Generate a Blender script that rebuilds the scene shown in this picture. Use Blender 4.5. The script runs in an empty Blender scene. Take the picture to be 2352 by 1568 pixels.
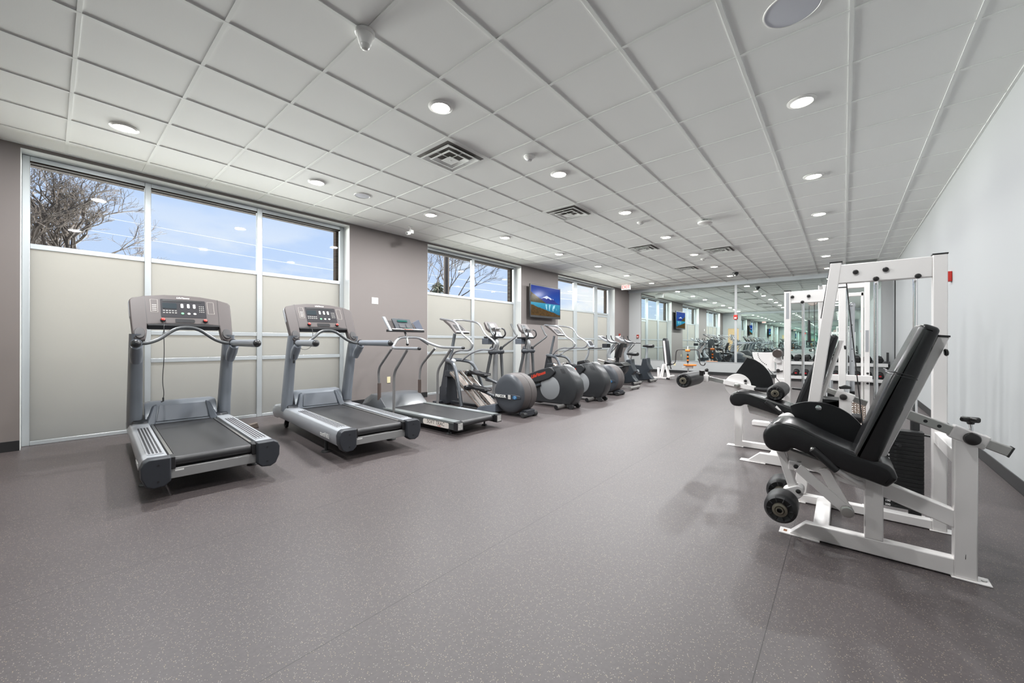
import bpy, bmesh, math, random
from mathutils import Vector, Matrix
random.seed(7)
SC = bpy.context.scene
COL = SC.collection
PI = math.pi
EXPO = 0.42
SKY = 0.78
FR = 0.45; FS = 0.5; FCOL = (0.073, 0.061, 0.062)
FROST_T = (0.44, 0.43, 0.405, 1)
TILE = (0.87, 0.885, 0.87)
LAMP_W = 34.0; LAMP_ROW = (1.6, 1.05, 0.65)
GROUND_FILL_W = 680000
LAMP_C = (0.985, 0.995, 1.0)
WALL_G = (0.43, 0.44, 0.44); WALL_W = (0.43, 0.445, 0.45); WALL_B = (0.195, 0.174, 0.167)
# ---------------------------------------------------------------- camera
CAM_H = 1.133
def make_camera():
    yaw, pitch, roll, f = 0.7021, 0.0004, 0.0023, 899.3
    F = Vector((math.cos(yaw), math.sin(yaw), 0)); Rt = Vector((math.sin(yaw), -math.cos(yaw), 0)); U = Vector((0, 0, 1))
    F2 = F*math.cos(pitch) + U*math.sin(pitch); U2 = U*math.cos(pitch) - F*math.sin(pitch)
    R3 = Rt*math.cos(roll) + U2*math.sin(roll); U3 = U2*math.cos(roll) - Rt*math.sin(roll)
    m = Matrix((R3, U3, -F2)).transposed().to_4x4()
    m.translation = Vector((0, 0, CAM_H))
    cd = bpy.data.cameras.new('camera'); co = bpy.data.objects.new('camera', cd)
    cd.sensor_width = 36; cd.lens = 36*f/2352; cd.clip_start = 0.05; cd.clip_end = 400
    co.matrix_world = m; COL.objects.link(co); SC.camera = co
make_camera()
SC.view_settings.view_transform = 'Standard'; SC.view_settings.look = 'None'
SC.view_settings.exposure = EXPO; SC.view_settings.gamma = 1.0
SC.view_settings.use_curve_mapping = False
SC.cycles.max_bounces = 18; SC.cycles.diffuse_bounces = 6; SC.cycles.glossy_bounces = 15
SC.cycles.transmission_bounces = 6; SC.cycles.transparent_max_bounces = 10
SC.cycles.sample_clamp_indirect = 6.0
SC.cycles.caustics_reflective = False; SC.cycles.caustics_refractive = False
SC.cycles.use_denoising = True
# ---------------------------------------------------------------- room numbers (metres)
XB, XM, YL, YR, ZC = -1.02, 14.85, 6.487, -1.028, 3.167
LAMPS_ALL = [(0.46,5.24),(2.21,5.14),(3.95,5.06),(5.75,5.04),(7.64,5.03),(9.53,5.03),(11.4,5.05),(13.45,5.06),
         (0.30,2.66),(2.19,2.67),(3.99,2.63),(5.84,2.61),(7.72,2.62),(9.66,2.64),(11.57,2.65),(13.47,2.65),
         (0.25,0.28),(2.2,0.28),(4.10,0.27),(6.03,0.28),(7.87,0.29),(9.81,0.30),(11.78,0.31),(13.73,0.32)]
# ---------------------------------------------------------------- world: clear sky with clouds near the horizon
def make_world():
    w = bpy.data.worlds.new('sky'); SC.world = w; w.use_nodes = True
    nt = w.node_tree; nt.nodes.clear(); N = nt.nodes.new; L = nt.links.new
    out = N('ShaderNodeOutputWorld'); bg = N('ShaderNodeBackground'); tc = N('ShaderNodeTexCoord')
    sep = N('ShaderNodeSeparateXYZ'); L(tc.outputs['Generated'], sep.inputs[0])
    grad = N('ShaderNodeValToRGB'); L(sep.outputs['Z'], grad.inputs[0])
    e = grad.color_ramp.elements
    e[0].position = 0.0; e[0].color = (0.66, 0.78, 1.0, 1); e[1].position = 0.6; e[1].color = (0.36, 0.56, 0.98, 1)
    mp = N('ShaderNodeMapping'); mp.inputs['Scale'].default_value = (1.6, 1.6, 4.2); mp.inputs['Location'].default_value = (2.3, 0.7, 0)
    L(tc.outputs['Generated'], mp.inputs[0])
    no = N('ShaderNodeTexNoise'); no.inputs['Scale'].default_value = 2.6; no.inputs['Detail'].default_value = 8; no.inputs['Roughness'].default_value = 0.55
    L(mp.outputs[0], no.inputs['Vector'])
    cr = N('ShaderNodeValToRGB'); cr.color_ramp.elements[0].position = 0.47; cr.color_ramp.elements[1].position = 0.62
    L(no.outputs['Fac'], cr.inputs[0])
    fade = N('ShaderNodeMapRange'); fade.inputs['From Min'].default_value = 0.10; fade.inputs['From Max'].default_value = 0.30
    fade.inputs['To Min'].default_value = 1.0; fade.inputs['To Max'].default_value = 0.0
    L(sep.outputs['Z'], fade.inputs['Value'])
    mul = N('ShaderNodeMath'); mul.operation = 'MULTIPLY'; L(cr.outputs['Color'], mul.inputs[0]); L(fade.outputs[0], mul.inputs[1])
    mx = N('ShaderNodeMixRGB'); L(mul.outputs[0], mx.inputs[0]); L(grad.outputs['Color'], mx.inputs[1])
    mx.inputs[2].default_value = (0.95, 0.97, 1.0, 1)
    L(mx.outputs[0], bg.inputs['Color']); bg.inputs['Strength'].default_value = SKY
    L(bg.outputs[0], out.inputs['Surface'])
make_world()
sun_d = bpy.data.lights.new('sun', 'SUN'); sun_d.energy = 14.0; sun_d.angle = 0.02; sun_d.color = (1, 0.95, 0.87)
sun = bpy.data.objects.new('sun', sun_d); sun.rotation_euler = (math.radians(50), 0, math.radians(70)); COL.objects.link(sun)
# added unseen area light, standing in for ground bounce to lift the ceiling
gd = bpy.data.lights.new('ground_bounce_fill', 'AREA'); gd.shape = 'RECTANGLE'; gd.size = 90; gd.size_y = 50; gd.energy = GROUND_FILL_W; gd.color = (1.0, 0.99, 0.96)
go_ = bpy.data.objects.new('ground_bounce_fill', gd); go_.location = (9, 46, -0.30); go_.rotation_euler = (PI, 0, 0); COL.objects.link(go_)
# ---------------------------------------------------------------- materials
MAT = {}
def mat(name, col, rough=0.5, metal=0.0, spec=0.5, coat=0.0, bump=0, bscale=200, emit=None, es=1.0, var=0.0, vscale=6):
    if name in MAT: return MAT[name]
    m = bpy.data.materials.new(name); m.use_nodes = True; nt = m.node_tree; b = nt.nodes['Principled BSDF']
    N = nt.nodes.new; L = nt.links.new
    b.inputs['Base Color'].default_value = (*col, 1); b.inputs['Roughness'].default_value = rough
    b.inputs['Metallic'].default_value = metal; b.inputs['Specular IOR Level'].default_value = spec
    b.inputs['Coat Weight'].default_value = coat; b.inputs['Coat Roughness'].default_value = 0.15
    tc = N('ShaderNodeTexCoord')
    if var:
        no = N('ShaderNodeTexNoise'); no.inputs['Scale'].default_value = vscale; no.inputs['Detail'].default_value = 4
        L(tc.outputs['Object'], no.inputs['Vector'])
        mr = N('ShaderNodeMapRange'); mr.inputs['To Min'].default_value = 1-var; mr.inputs['To Max'].default_value = 1+var
        L(no.outputs['Fac'], mr.inputs['Value'])
        vm = N('ShaderNodeVectorMath'); vm.operation = 'SCALE'; vm.inputs[0].default_value = col
        L(mr.outputs[0], vm.inputs['Scale']); L(vm.outputs[0], b.inputs['Base Color'])
    if bump:
        n2 = N('ShaderNodeTexNoise'); n2.inputs['Scale'].default_value = bscale; n2.inputs['Detail'].default_value = 3
        L(tc.outputs['Object'], n2.inputs['Vector'])
        bp = N('ShaderNodeBump'); bp.inputs['Strength'].default_value = bump; bp.inputs['Distance'].default_value = 0.002
        L(n2.outputs['Fac'], bp.inputs['Height']); L(bp.outputs[0], b.inputs['Normal'])
    if emit:
        b.inputs['Emission Color'].default_value = (*emit, 1); b.inputs['Emission Strength'].default_value = es
    MAT[name] = m; return m
def srgb(r, g, b):
    f = lambda c: (c/255/12.92 if c/255 <= 0.04045 else ((c/255+0.055)/1.055)**2.4)
    return (f(r), f(g), f(b))
def nodes_of(m):
    nt = m.node_tree; return nt, nt.nodes.new, nt.links.new, nt.nodes['Principled BSDF']
def floor_material():
    m = mat('speckled_rubber', (0.06, 0.055, 0.055), FR, 0, FS); nt, N, L, b = nodes_of(m)
    geo = N('ShaderNodeNewGeometry')
    big = N('ShaderNodeTexNoise'); big.inputs['Scale'].default_value = 0.7; big.inputs['Detail'].default_value = 3; L(geo.outputs['Position'], big.inputs['Vector'])
    mid = N('ShaderNodeTexNoise'); mid.inputs['Scale'].default_value = 60; mid.inputs['Detail'].default_value = 4; L(geo.outputs['Position'], mid.inputs['Vector'])
    r1 = N('ShaderNodeMapRange'); r1.inputs['To Min'].default_value = 0.8; r1.inputs['To Max'].default_value = 1.2; L(big.outputs['Fac'], r1.inputs['Value'])
    r2 = N('ShaderNodeMapRange'); r2.inputs['To Min'].default_value = 0.7; r2.inputs['To Max'].default_value = 1.3; L(mid.outputs['Fac'], r2.inputs['Value'])
    mm = N('ShaderNodeMath'); mm.operation = 'MULTIPLY'; L(r1.outputs[0], mm.inputs[0]); L(r2.outputs[0], mm.inputs[1])
    base = N('ShaderNodeVectorMath'); base.operation = 'SCALE'; base.inputs[0].default_value = FCOL; L(mm.outputs[0], base.inputs['Scale'])
    # crumbs of pale rubber: a random few cells of a fine voronoi
    def specks(scale, keep, size):
        v = N('ShaderNodeTexVoronoi'); v.inputs['Scale'].default_value = scale; L(geo.outputs['Position'], v.inputs['Vector'])
        sx = N('ShaderNodeSeparateXYZ'); L(v.outputs['Color'], sx.inputs[0])
        a = N('ShaderNodeMath'); a.operation = 'GREATER_THAN'; a.inputs[1].default_value = 1-keep; L(sx.outputs['X'], a.inputs[0])
        d = N('ShaderNodeMath'); d.operation = 'LESS_THAN'; d.inputs[1].default_value = size; L(v.outputs['Distance'], d.inputs[0])
        k = N('ShaderNodeMath'); k.operation = 'MULTIPLY'; L(a.outputs[0], k.inputs[0]); L(d.outputs[0], k.inputs[1]); return k, sx
    k1, sx = specks(230, 0.14, 0.36); k2, _ = specks(150, 0.035, 0.24)
    k = N('ShaderNodeMath'); k.operation = 'MAXIMUM'; L(k1.outputs[0], k.inputs[0]); L(k2.outputs[0], k.inputs[1])
    sc = N('ShaderNodeMixRGB'); sc.inputs[1].default_value = (0.26, 0.245, 0.245, 1); sc.inputs[2].default_value = (0.33, 0.26, 0.16, 1); L(sx.outputs['Y'], sc.inputs[0])
    mx = N('ShaderNodeMixRGB'); L(k.outputs[0], mx.inputs[0]); L(base.outputs[0], mx.inputs[1]); L(sc.outputs[0], mx.inputs[2])
    # seams between rolls running along the room
    sp = N('ShaderNodeSeparateXYZ'); L(geo.outputs['Position'], sp.inputs[0])
    ys = N('ShaderNodeMath'); ys.operation = 'ADD'; ys.inputs[1].default_value = -3.98+1.25*8; L(sp.outputs['Y'], ys.inputs[0])
    md = N('ShaderNodeMath'); md.operation = 'PINGPONG'; md.inputs[1].default_value = 0.625; L(ys.outputs[0], md.inputs[0])
    ls = N('ShaderNodeMath'); ls.operation = 'LESS_THAN'; ls.inputs[1].default_value = 0.0016; L(md.outputs[0], ls.inputs[0])
    ms = N('ShaderNodeMixRGB'); ms.inputs[2].default_value = (0.022, 0.018, 0.018, 1); L(ls.outputs[0], ms.inputs[0]); L(mx.outputs[0], ms.inputs[1])
    L(ms.outputs[0], b.inputs['Base Color'])
    bp = N('ShaderNodeBump'); bp.inputs['Strength'].default_value = 0.25; bp.inputs['Distance'].default_value = 0.002; L(mid.outputs['Fac'], bp.inputs['Height']); L(bp.outputs[0], b.inputs['Normal'])
    rr = N('ShaderNodeMapRange'); rr.inputs['To Min'].default_value = FR-0.06; rr.inputs['To Max'].default_value = FR+0.08; L(big.outputs['Fac'], rr.inputs['Value']); L(rr.outputs[0], b.inputs['Roughness'])
    return m
def glass_material():
    m = bpy.data.materials.new('clear_glass'); m.use_nodes = True; nt = m.node_tree; nt.nodes.clear(); N = nt.nodes.new; L = nt.links.new
    o = N('ShaderNodeOutputMaterial'); t = N('ShaderNodeBsdfTransparent'); t.inputs[0].default_value = (0.97, 0.985, 0.98, 1)
    g = N('ShaderNodeBsdfGlossy'); g.inputs['Roughness'].default_value = 0.02; lw = N('ShaderNodeLayerWeight'); lw.inputs[0].default_value = 0.5
    pw = N('ShaderNodeMath'); pw.operation = 'POWER'; pw.inputs[1].default_value = 5.0; L(lw.outputs['Facing'], pw.inputs[0])
    fr = N('ShaderNodeMath'); fr.operation = 'MULTIPLY_ADD'; fr.inputs[1].default_value = 0.35; fr.inputs[2].default_value = 0.012; L(pw.outputs[0], fr.inputs[0])
    mx = N('ShaderNodeMixShader'); L(fr.outputs[0], mx.inputs[0]); L(t.outputs[0], mx.inputs[1]); L(g.outputs[0], mx.inputs[2]); L(mx.outputs[0], o.inputs[0])
    MAT['clear_glass'] = m; return m
def frosted_material():
    m = bpy.data.materials.new('frosted_film'); m.use_nodes = True; nt = m.node_tree; nt.nodes.clear(); N = nt.nodes.new; L = nt.links.new
    o = N('ShaderNodeOutputMaterial'); t = N('ShaderNodeBsdfTranslucent'); t.inputs[0].default_value = FROST_T
    d = N('ShaderNodeBsdfDiffuse'); d.inputs[0].default_value = (0.60, 0.60, 0.57, 1)
    mx = N('ShaderNodeMixShader'); mx.inputs[0].default_value = 0.2; L(t.outputs[0], mx.inputs[1]); L(d.outputs[0], mx.inputs[2])
    g = N('ShaderNodeBsdfGlossy'); g.inputs['Roughness'].default_value = 0.25; g.inputs[0].default_value = (0.8, 0.8, 0.8, 1)
    m2 = N('ShaderNodeMixShader'); m2.inputs[0].default_value = 0.04; L(mx.outputs[0], m2.inputs[1]); L(g.outputs[0], m2.inputs[2]); L(m2.outputs[0], o.inputs[0])
    MAT['frosted_film'] = m; return m
def mirror_material():
    m = mat('mirror_glass', (0.84, 0.925, 0.90), 0.0, 1.0); return m
def tile_material():
    m = mat('acoustic_tile', TILE, 0.9, 0, 0.15); nt, N, L, b = nodes_of(m)
    geo = N('ShaderNodeNewGeometry'); n = N('ShaderNodeTexNoise'); n.inputs['Scale'].default_value = 160; n.inputs['Detail'].default_value = 2; L(geo.outputs['Position'], n.inputs['Vector'])
    bp = N('ShaderNodeBump'); bp.inputs['Strength'].default_value = 0.2; bp.inputs['Distance'].default_value = 0.001; L(n.outputs['Fac'], bp.inputs['Height']); L(bp.outputs[0], b.inputs['Normal'])
    return m
def brick_material():
    m = mat('brown_brick', (0.2, 0.13, 0.09), 0.9, 0, 0.2); nt, N, L, b = nodes_of(m)
    geo = N('ShaderNodeNewGeometry'); mp = N('ShaderNodeMapping'); mp.inputs['Rotation'].default_value = (PI/2, 0, 0); L(geo.outputs['Position'], mp.inputs[0])
    br = N('ShaderNodeTexBrick'); br.inputs['Scale'].default_value = 5; br.inputs['Color1'].default_value = (0.05, 0.032, 0.022, 1); br.inputs['Color2'].default_value = (0.035, 0.024, 0.018, 1); br.inputs['Mortar'].default_value = (0.07, 0.06, 0.05, 1)
    L(mp.outputs[0], br.inputs[0]); L(br.outputs['Color'], b.inputs['Base Color']); return m
FLOOR = floor_material(); GLASS = glass_material(); FROST = frosted_material(); MIRROR = mirror_material(); TILEM = tile_material(); BRICK = brick_material()
WALLG = mat('grey_wall_paint', WALL_G, 0.7, 0, 0.3, bump=0.08, bscale=300)
WALLW = mat('pale_wall_paint', WALL_W, 0.7, 0, 0.3, bump=0.08, bscale=300)
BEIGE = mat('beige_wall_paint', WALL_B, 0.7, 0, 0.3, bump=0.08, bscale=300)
HEADM = mat('header_paint', (0.44, 0.47, 0.49), 0.6, 0, 0.3)
REVEAL = mat('white_reveal_paint', (0.74, 0.76, 0.75), 0.5, 0, 0.4)
BASEB = mat('black_cove_base', (0.012, 0.012, 0.013), 0.45)
ALU = mat('clear_anodised_aluminium', (0.50, 0.53, 0.545), 0.38, 0.55)
WHITE = mat('white_powder_coat', (0.90, 0.875, 0.86), 0.3, 0, 0.5, coat=0.3)
GRIDW = mat('white_grid_metal', (0.84, 0.86, 0.84), 0.8, 0, 0.2)
WPLAST = mat('white_plastic', (0.8, 0.8, 0.78), 0.35)
IVORY = mat('ivory_plastic', (0.72, 0.66, 0.42), 0.4)
BLACKP = mat('black_plastic', (0.016, 0.016, 0.018), 0.35)
DARKP = mat('charcoal_plastic', (0.045, 0.05, 0.058), 0.38, var=0.06)
RUBBER = mat('black_rubber', (0.018, 0.018, 0.019), 0.6)
LEATHER = mat('black_vinyl', (0.008, 0.008, 0.009), 0.25, 0, 0.55, bump=0.08, bscale=260)
FOAM = mat('black_foam', (0.013, 0.013, 0.014), 0.45, 0, 0.35, bump=0.15, bscale=90)
CHROME = mat('chrome', (0.78, 0.79, 0.80), 0.10, 1.0)
BRUSHED = mat('scuffed_chrome', (0.55, 0.54, 0.52), 0.28, 1.0)
STEEL = mat('grey_painted_steel', (0.20, 0.22, 0.24), 0.35, 0.5)
SILVER = mat('silver_plastic', (0.36, 0.38, 0.41), 0.33, 0.25, coat=0.3)
SILVERL = mat('light_silver_plastic', (0.52, 0.54, 0.57), 0.3, 0.2, coat=0.3)
GREYP = mat('mid_grey_plastic', (0.19, 0.20, 0.215), 0.38)
BROWNG = mat('taupe_grey_plastic', (0.080, 0.068, 0.067), 0.55, 0.0, 0.35)
BELT = mat('treadmill_belt', (0.026, 0.026, 0.028), 0.38, 0, 0.5, bump=0.3, bscale=400)
RED = mat('red_plastic', (0.55, 0.03, 0.02), 0.35)
ORANGE = mat('orange_plastic', (0.85, 0.22, 0.02), 0.4)
DARKMET = mat('dark_metal_tube', (0.07, 0.075, 0.082), 0.32, 0.6)
SHROUD = mat('black_shroud_sheet', (0.006, 0.006, 0.007), 0.35, 0, 0.35)
IRON = mat('black_iron', (0.012, 0.012, 0.013), 0.5, 0, 0.4)
TEXTW = mat('white_lettering', (0.8, 0.8, 0.8), 0.5)
RUST = mat('rust', (0.25, 0.10, 0.04), 0.9)
# ---------------------------------------------------------------- mesh kit
def catmull(pts, k):
    if k <= 0 or len(pts) < 3: return [Vector(p) for p in pts]
    P = [Vector(p) for p in pts]; out = []
    for i in range(len(P)-1):
        p0 = P[i-1] if i else P[0]*2-P[1]; p1, p2 = P[i], P[i+1]; p3 = P[i+2] if i+2 < len(P) else P[-1]*2-P[-2]
        for j in range(k):
            t = j/k
            out.append(0.5*((2*p1)+(p2-p0)*t+(2*p0-5*p1+4*p2-p3)*t*t+(3*p1-p0-3*p2+p3)*t**3))
    out.append(P[-1]); return out
def rounded(pts, rad, k=5):
    """polyline with its corners rounded"""
    P = [Vector(p) for p in pts]; out = [P[0]]
    for i in range(1, len(P)-1):
        a, b, c = P[i-1], P[i], P[i+1]; d1 = (a-b); d2 = (c-b); r = min(rad, d1.length*0.48, d2.length*0.48)
        s = b+d1.normalized()*r; e = b+d2.normalized()*r
        for j in range(k+1):
            t = j/k; out.append(s*(1-t)**2+b*2*t*(1-t)+e*t*t)
    out.append(P[-1]); return out
class MB:
    def __init__(s): s.bm = bmesh.new(); s.m = 0
    def face(s, vs):
        try:
            f = s.bm.faces.new(vs); f.material_index = s.m; return f
        except ValueError: return None
    def hexa(s, c):
        v = [s.bm.verts.new(p) for p in c]
        for q in ((0,3,2,1),(4,5,6,7),(0,1,5,4),(1,2,6,5),(2,3,7,6),(3,0,4,7)): s.face([v[i] for i in q])
        return s
    def box(s, x0, x1, y0, y1, z0, z1):
        if x0 > x1: x0, x1 = x1, x0
        if y0 > y1: y0, y1 = y1, y0
        if z0 > z1: z0, z1 = z1, z0
        return s.hexa([(x0,y0,z0),(x1,y0,z0),(x1,y1,z0),(x0,y1,z0),(x0,y0,z1),(x1,y0,z1),(x1,y1,z1),(x0,y1,z1)])
    def beam(s, p0, p1, w, h, up=(0,0,1)):
        p0, p1 = Vector(p0), Vector(p1); d = (p1-p0).normalized(); u = Vector(up)
        if abs(d.dot(u)) > 0.98: u = Vector((0,1,0))
        sd = d.cross(u).normalized(); u = sd.cross(d).normalized()
        c = []
        for p in (p0, p1):
            c += [p-sd*w/2-u*h/2, p+sd*w/2-u*h/2, p+sd*w/2+u*h/2, p-sd*w/2+u*h/2]
        return s.hexa(c)
    def prism(s, pts, axis, a0, a1):
        def P(a, p):
            return {'x': (a, p[0], p[1]), 'y': (p[0], a, p[1]), 'z': (p[0], p[1], a)}[axis]
        A = [s.bm.verts.new(P(a0, p)) for p in pts]; B = [s.bm.verts.new(P(a1, p)) for p in pts]
        s.face(A[::-1]); s.face(B); n = len(pts)
        for i in range(n): s.face([A[i], A[(i+1) % n], B[(i+1) % n], B[i]])
        return s
    def poly3(s, pts, off):
        """closed planar outline extruded by a vector"""
        off = Vector(off); A = [s.bm.verts.new(p) for p in pts]; B = [s.bm.verts.new(Vector(p)+off) for p in pts]
        s.face(A[::-1]); s.face(B); n = len(pts)
        for i in range(n): s.face([A[i], A[(i+1) % n], B[(i+1) % n], B[i]])
        return s
    def loft(s, rings, close=True, cap=True):
        R = [[s.bm.verts.new(p) for p in r] for r in rings]; n = len(R[0])
        for a, b in zip(R, R[1:]):
            for i in range(n if close else n-1): s.face([a[i], a[(i+1) % n], b[(i+1) % n], b[i]])
        if cap: s.face(R[0][::-1]); s.face(R[-1])
        return s
    def tube(s, pts, r, n=12, k=0, rad=0, flat=1.0):
        P = rounded(pts, rad) if rad else catmull(pts, k)
        rr = r if isinstance(r, (list, tuple)) else [r, r]
        d0 = (P[1]-P[0]).normalized(); u = Vector((0,0,1)) if abs(d0.z) < 0.9 else Vector((1,0,0)); u = (u-d0*u.dot(d0)).normalized(); rings = []
        L = [0]
        for a, b in zip(P, P[1:]): L.append(L[-1]+(b-a).length)
        for i, p in enumerate(P):
            d = ((P[min(i+1, len(P)-1)]-P[max(i-1, 0)])).normalized(); u = (u-d*u.dot(d)).normalized(); v = d.cross(u)
            t = L[i]/L[-1]*(len(rr)-1); j = min(int(t), len(rr)-2); q = rr[j]+(rr[j+1]-rr[j])*(t-j)
            rings.append([p+u*q*math.cos(2*PI*a/n)+v*q*flat*math.sin(2*PI*a/n) for a in range(n)])
        return s.loft(rings)
    def cyl(s, p0, p1, r, r2=None, n=24): return s.tube([p0, p1], [r, r if r2 is None else r2], n)
    def lathe(s, prof, o=(0,0,0), ax=(0,0,1), n=24, cap=True):
        ax = Vector(ax).normalized(); o = Vector(o); u = Vector((1,0,0)) if abs(ax.x) < 0.9 else Vector((0,1,0)); u = (u-ax*u.dot(ax)).normalized(); v = ax.cross(u)
        rings = [[o+ax*h+(u*math.cos(2*PI*i/n)+v*math.sin(2*PI*i/n))*max(r, 1e-5) for i in range(n)] for r, h in prof]
        return s.loft(rings, cap=cap)
    def ball(s, c, r, n=16):
        if not isinstance(r, (tuple, list)): r = (r, r, r)
        c = Vector(c); k = n//2; rings = []
        for i in range(k+1):
            a = PI*i/k; q = max(math.sin(a), 1e-4); rings.append([c+Vector((r[0]*q*math.cos(2*PI*j/n), r[1]*q*math.sin(2*PI*j/n), -r[2]*math.cos(a))) for j in range(n)])
        return s.loft(rings)
    def build(s, name, mats, parent=None, bevel=0, seg=2, off=None, sharp=35, subsurf=0, smooth=True):
        bmesh.ops.recalc_face_normals(s.bm, faces=s.bm.faces)
        if off is not None: bmesh.ops.translate(s.bm, verts=s.bm.verts, vec=-Vector(off))
        me = bpy.data.meshes.new(name); s.bm.to_mesh(me); s.bm.free()
        for m in (mats if isinstance(mats, (list, tuple)) else [mats]): me.materials.append(m)
        if smooth:
            me.polygons.foreach_set('use_smooth', [True]*len(me.polygons)); me.set_sharp_from_angle(angle=math.radians(sharp))
        o = bpy.data.objects.new(name, me); COL.objects.link(o)
        if parent is not None: o.parent = parent
        if bevel:
            md = o.modifiers.new('bevel', 'BEVEL'); md.width = bevel; md.segments = seg; md.limit_method = 'ANGLE'; md.angle_limit = math.radians(35); md.harden_normals = False
        if subsurf:
            md = o.modifiers.new('subsurf', 'SUBSURF'); md.levels = subsurf; md.render_levels = subsurf
        return o
def struct(o, label=None):
    o['kind'] = 'structure'
    if label: o['label'] = label
    return o
def tag(o, label, cat, group=None):
    o['label'] = label; o['category'] = cat
    if group: o['group'] = group
    return o
def thing(name, label, cat, loc=(0,0,0), rz=0, group=None):
    o = bpy.data.objects.new(name, None); COL.objects.link(o); o.empty_display_size = 0.1
    o.location = loc; o.rotation_euler = (0, 0, rz); return tag(o, label, cat, group)
def dup(root, loc, rz, label):
    r = root.copy(); COL.objects.link(r); r.location = loc; r.rotation_euler = (0, 0, rz); r['label'] = label
    for ch in list(root.children):
        c = ch.copy(); COL.objects.link(c); c.parent = r
        for g in list(ch.children):
            d = g.copy(); COL.objects.link(d); d.parent = c
    return r
def text(name, body, size, m, parent, loc, xdir, ydir, depth=0.001, shear=0, align='CENTER', bold=0.0):
    cu = bpy.data.curves.new(name, 'FONT'); cu.body = body; cu.size = size; cu.extrude = depth; cu.shear = shear; cu.align_x = align; cu.align_y = 'CENTER'; cu.offset = bold; cu.resolution_u = 3
    tmp = bpy.data.objects.new('tmp', cu); COL.objects.link(tmp); me = bpy.data.meshes.new_from_object(tmp.evaluated_get(bpy.context.evaluated_depsgraph_get()))
    bpy.data.objects.remove(tmp); bpy.data.curves.remove(cu); me.name = name; me.materials.clear(); me.materials.append(m)
    o = bpy.data.objects.new(name, me); COL.objects.link(o)
    x = Vector(xdir).normalized(); y = Vector(ydir); y = (y-x*y.dot(x)).normalized(); z = x.cross(y)
    mm = Matrix((x, y, z)).transposed().to_4x4(); mm.translation = Vector(loc)
    if parent is not None: o.parent = parent
    o.matrix_local = mm; return o

# ================================================================ the room
OPEN = [(-0.195, 3.335, [(-0.135,0.77),(0.83,2.0),(2.07,3.262)]), (4.99, 8.04, [(5.05,6.40),(6.50,7.955)]), (9.785, 13.58, [(9.85,10.99),(11.20,12.36),(12.58,13.42)])]
OPEN[1] = (4.99, 8.04, [(5.05,6.42),(6.51,7.955)])
ZT = 3.125
b = MB(); b.box(XB-0.3, XM+0.3, YR-0.3, 6.98, -0.12, 0); struct(b.build('floor', FLOOR, smooth=False))
b = MB(); b.box(XB-0.3, XM+0.3, YR-0.3, YL+0.3, ZC, ZC+0.12); struct(b.build('ceiling', TILEM, smooth=False))
# ceiling grid of exposed tee bars
b = MB(); hw = 0.0115
ys = [6.668-0.6096*j for j in range(1, 13)]; xs = [0.1166+0.6096*i for i in range(-1, 25)]
for y in ys: b.box(XB, XM, y-hw, y+hw, ZC-0.005, ZC-0.0002)
for x in xs:
    if XB < x < XM: b.box(x-hw, x+hw, YR, YL, ZC-0.0046, ZC-0.0002)
for (x0, x1, y0, y1) in ((XB, XM, YL-0.022, YL), (XB, XM, YR, YR+0.022)): b.box(x0, x1, y0, y1, ZC-0.006, ZC-0.0002)
struct(b.build('trim_1', GRIDW, smooth=False), 'white exposed tee grid of the tiled ceiling')
# thin shadow reveal beside each bar of the grid
# left wall: piers between windows and the strip above them
b = MB(); xe = [XB-0.3]
for a, c, _ in OPEN: xe += [a, c]
xe += [XM+0.3]
for i in range(0, len(xe), 2): b.box(xe[i], xe[i+1], YL, 6.80, 0, ZC)
for a, c, _ in OPEN: b.box(a, c, YL, 6.80, ZT, ZC)
struct(b.build('wall_left', [BEIGE], smooth=False))
# white reveals lining every window opening
b = MB(); t = 0.004
for a, c, _ in OPEN:
    b.box(a, a+t, YL+0.001, 6.76, 0, ZT); b.box(c-t, c, YL+0.001, 6.76, 0, ZT); b.box(a+t, c-t, YL+0.001, 6.76, ZT-t, ZT)
struct(b.build('trim_2', REVEAL, smooth=False), 'white painted reveals around the window openings')
# outer brick leaf, a little tighter than the frames
b = MB(); xe = [XB-1.5]
for a, c, _ in OPEN: xe += [a+0.03, c-0.09]
xe += [XM+1.5]
for i in range(0, len(xe), 2): b.box(xe[i], xe[i+1], 6.80, 6.89, 0, 3.6)
for a, c, _ in OPEN: b.box(a+0.03, c-0.09, 6.80, 6.89, 3.055, 3.6)
struct(b.build('wall_exterior', BRICK, smooth=False))
b = MB(); b.box(XB-0.3, XM+0.3, YR-0.15, YR, 0, ZC); struct(b.build('wall_right', WALLW, smooth=False))
b = MB(); b.box(XM, XM+0.15, YR-0.15, YL, 0, ZC); struct(b.build('wall_end', WALLG, smooth=False))
# back wall behind the camera with a doorway left of its mirrors
DY0, DY1, DZ = 5.50, 6.16, 2.08
b = MB(); b.box(XB-0.15, XB, YR-0.15, DY0, 0, ZC); b.box(XB-0.15, XB, DY1, YL, 0, ZC); b.box(XB-0.15, XB, DY0, DY1, DZ, ZC)
struct(b.build('wall_back', WALLG, smooth=False))
OAK = mat('pale_oak_veneer', (0.62, 0.45, 0.25), 0.45, var=0.12, vscale=9)
b = MB(); b.box(XB-0.06, XB-0.015, DY0+0.002, DY1-0.002, 0.01, DZ-0.002); d = struct(b.build('door_1', OAK, bevel=0.002))
b = MB(); b.tube([(XB-0.015, DY0+0.06, 1.0), (XB+0.05, DY0+0.06, 1.0), (XB+0.05, DY0+0.17, 1.0)], 0.009, 10, rad=0.02); b.cyl((XB-0.02, DY0+0.06, 1.0), (XB-0.008, DY0+0.06, 1.0), 0.027); b.build('door_handle', BRUSHED, d)
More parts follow.
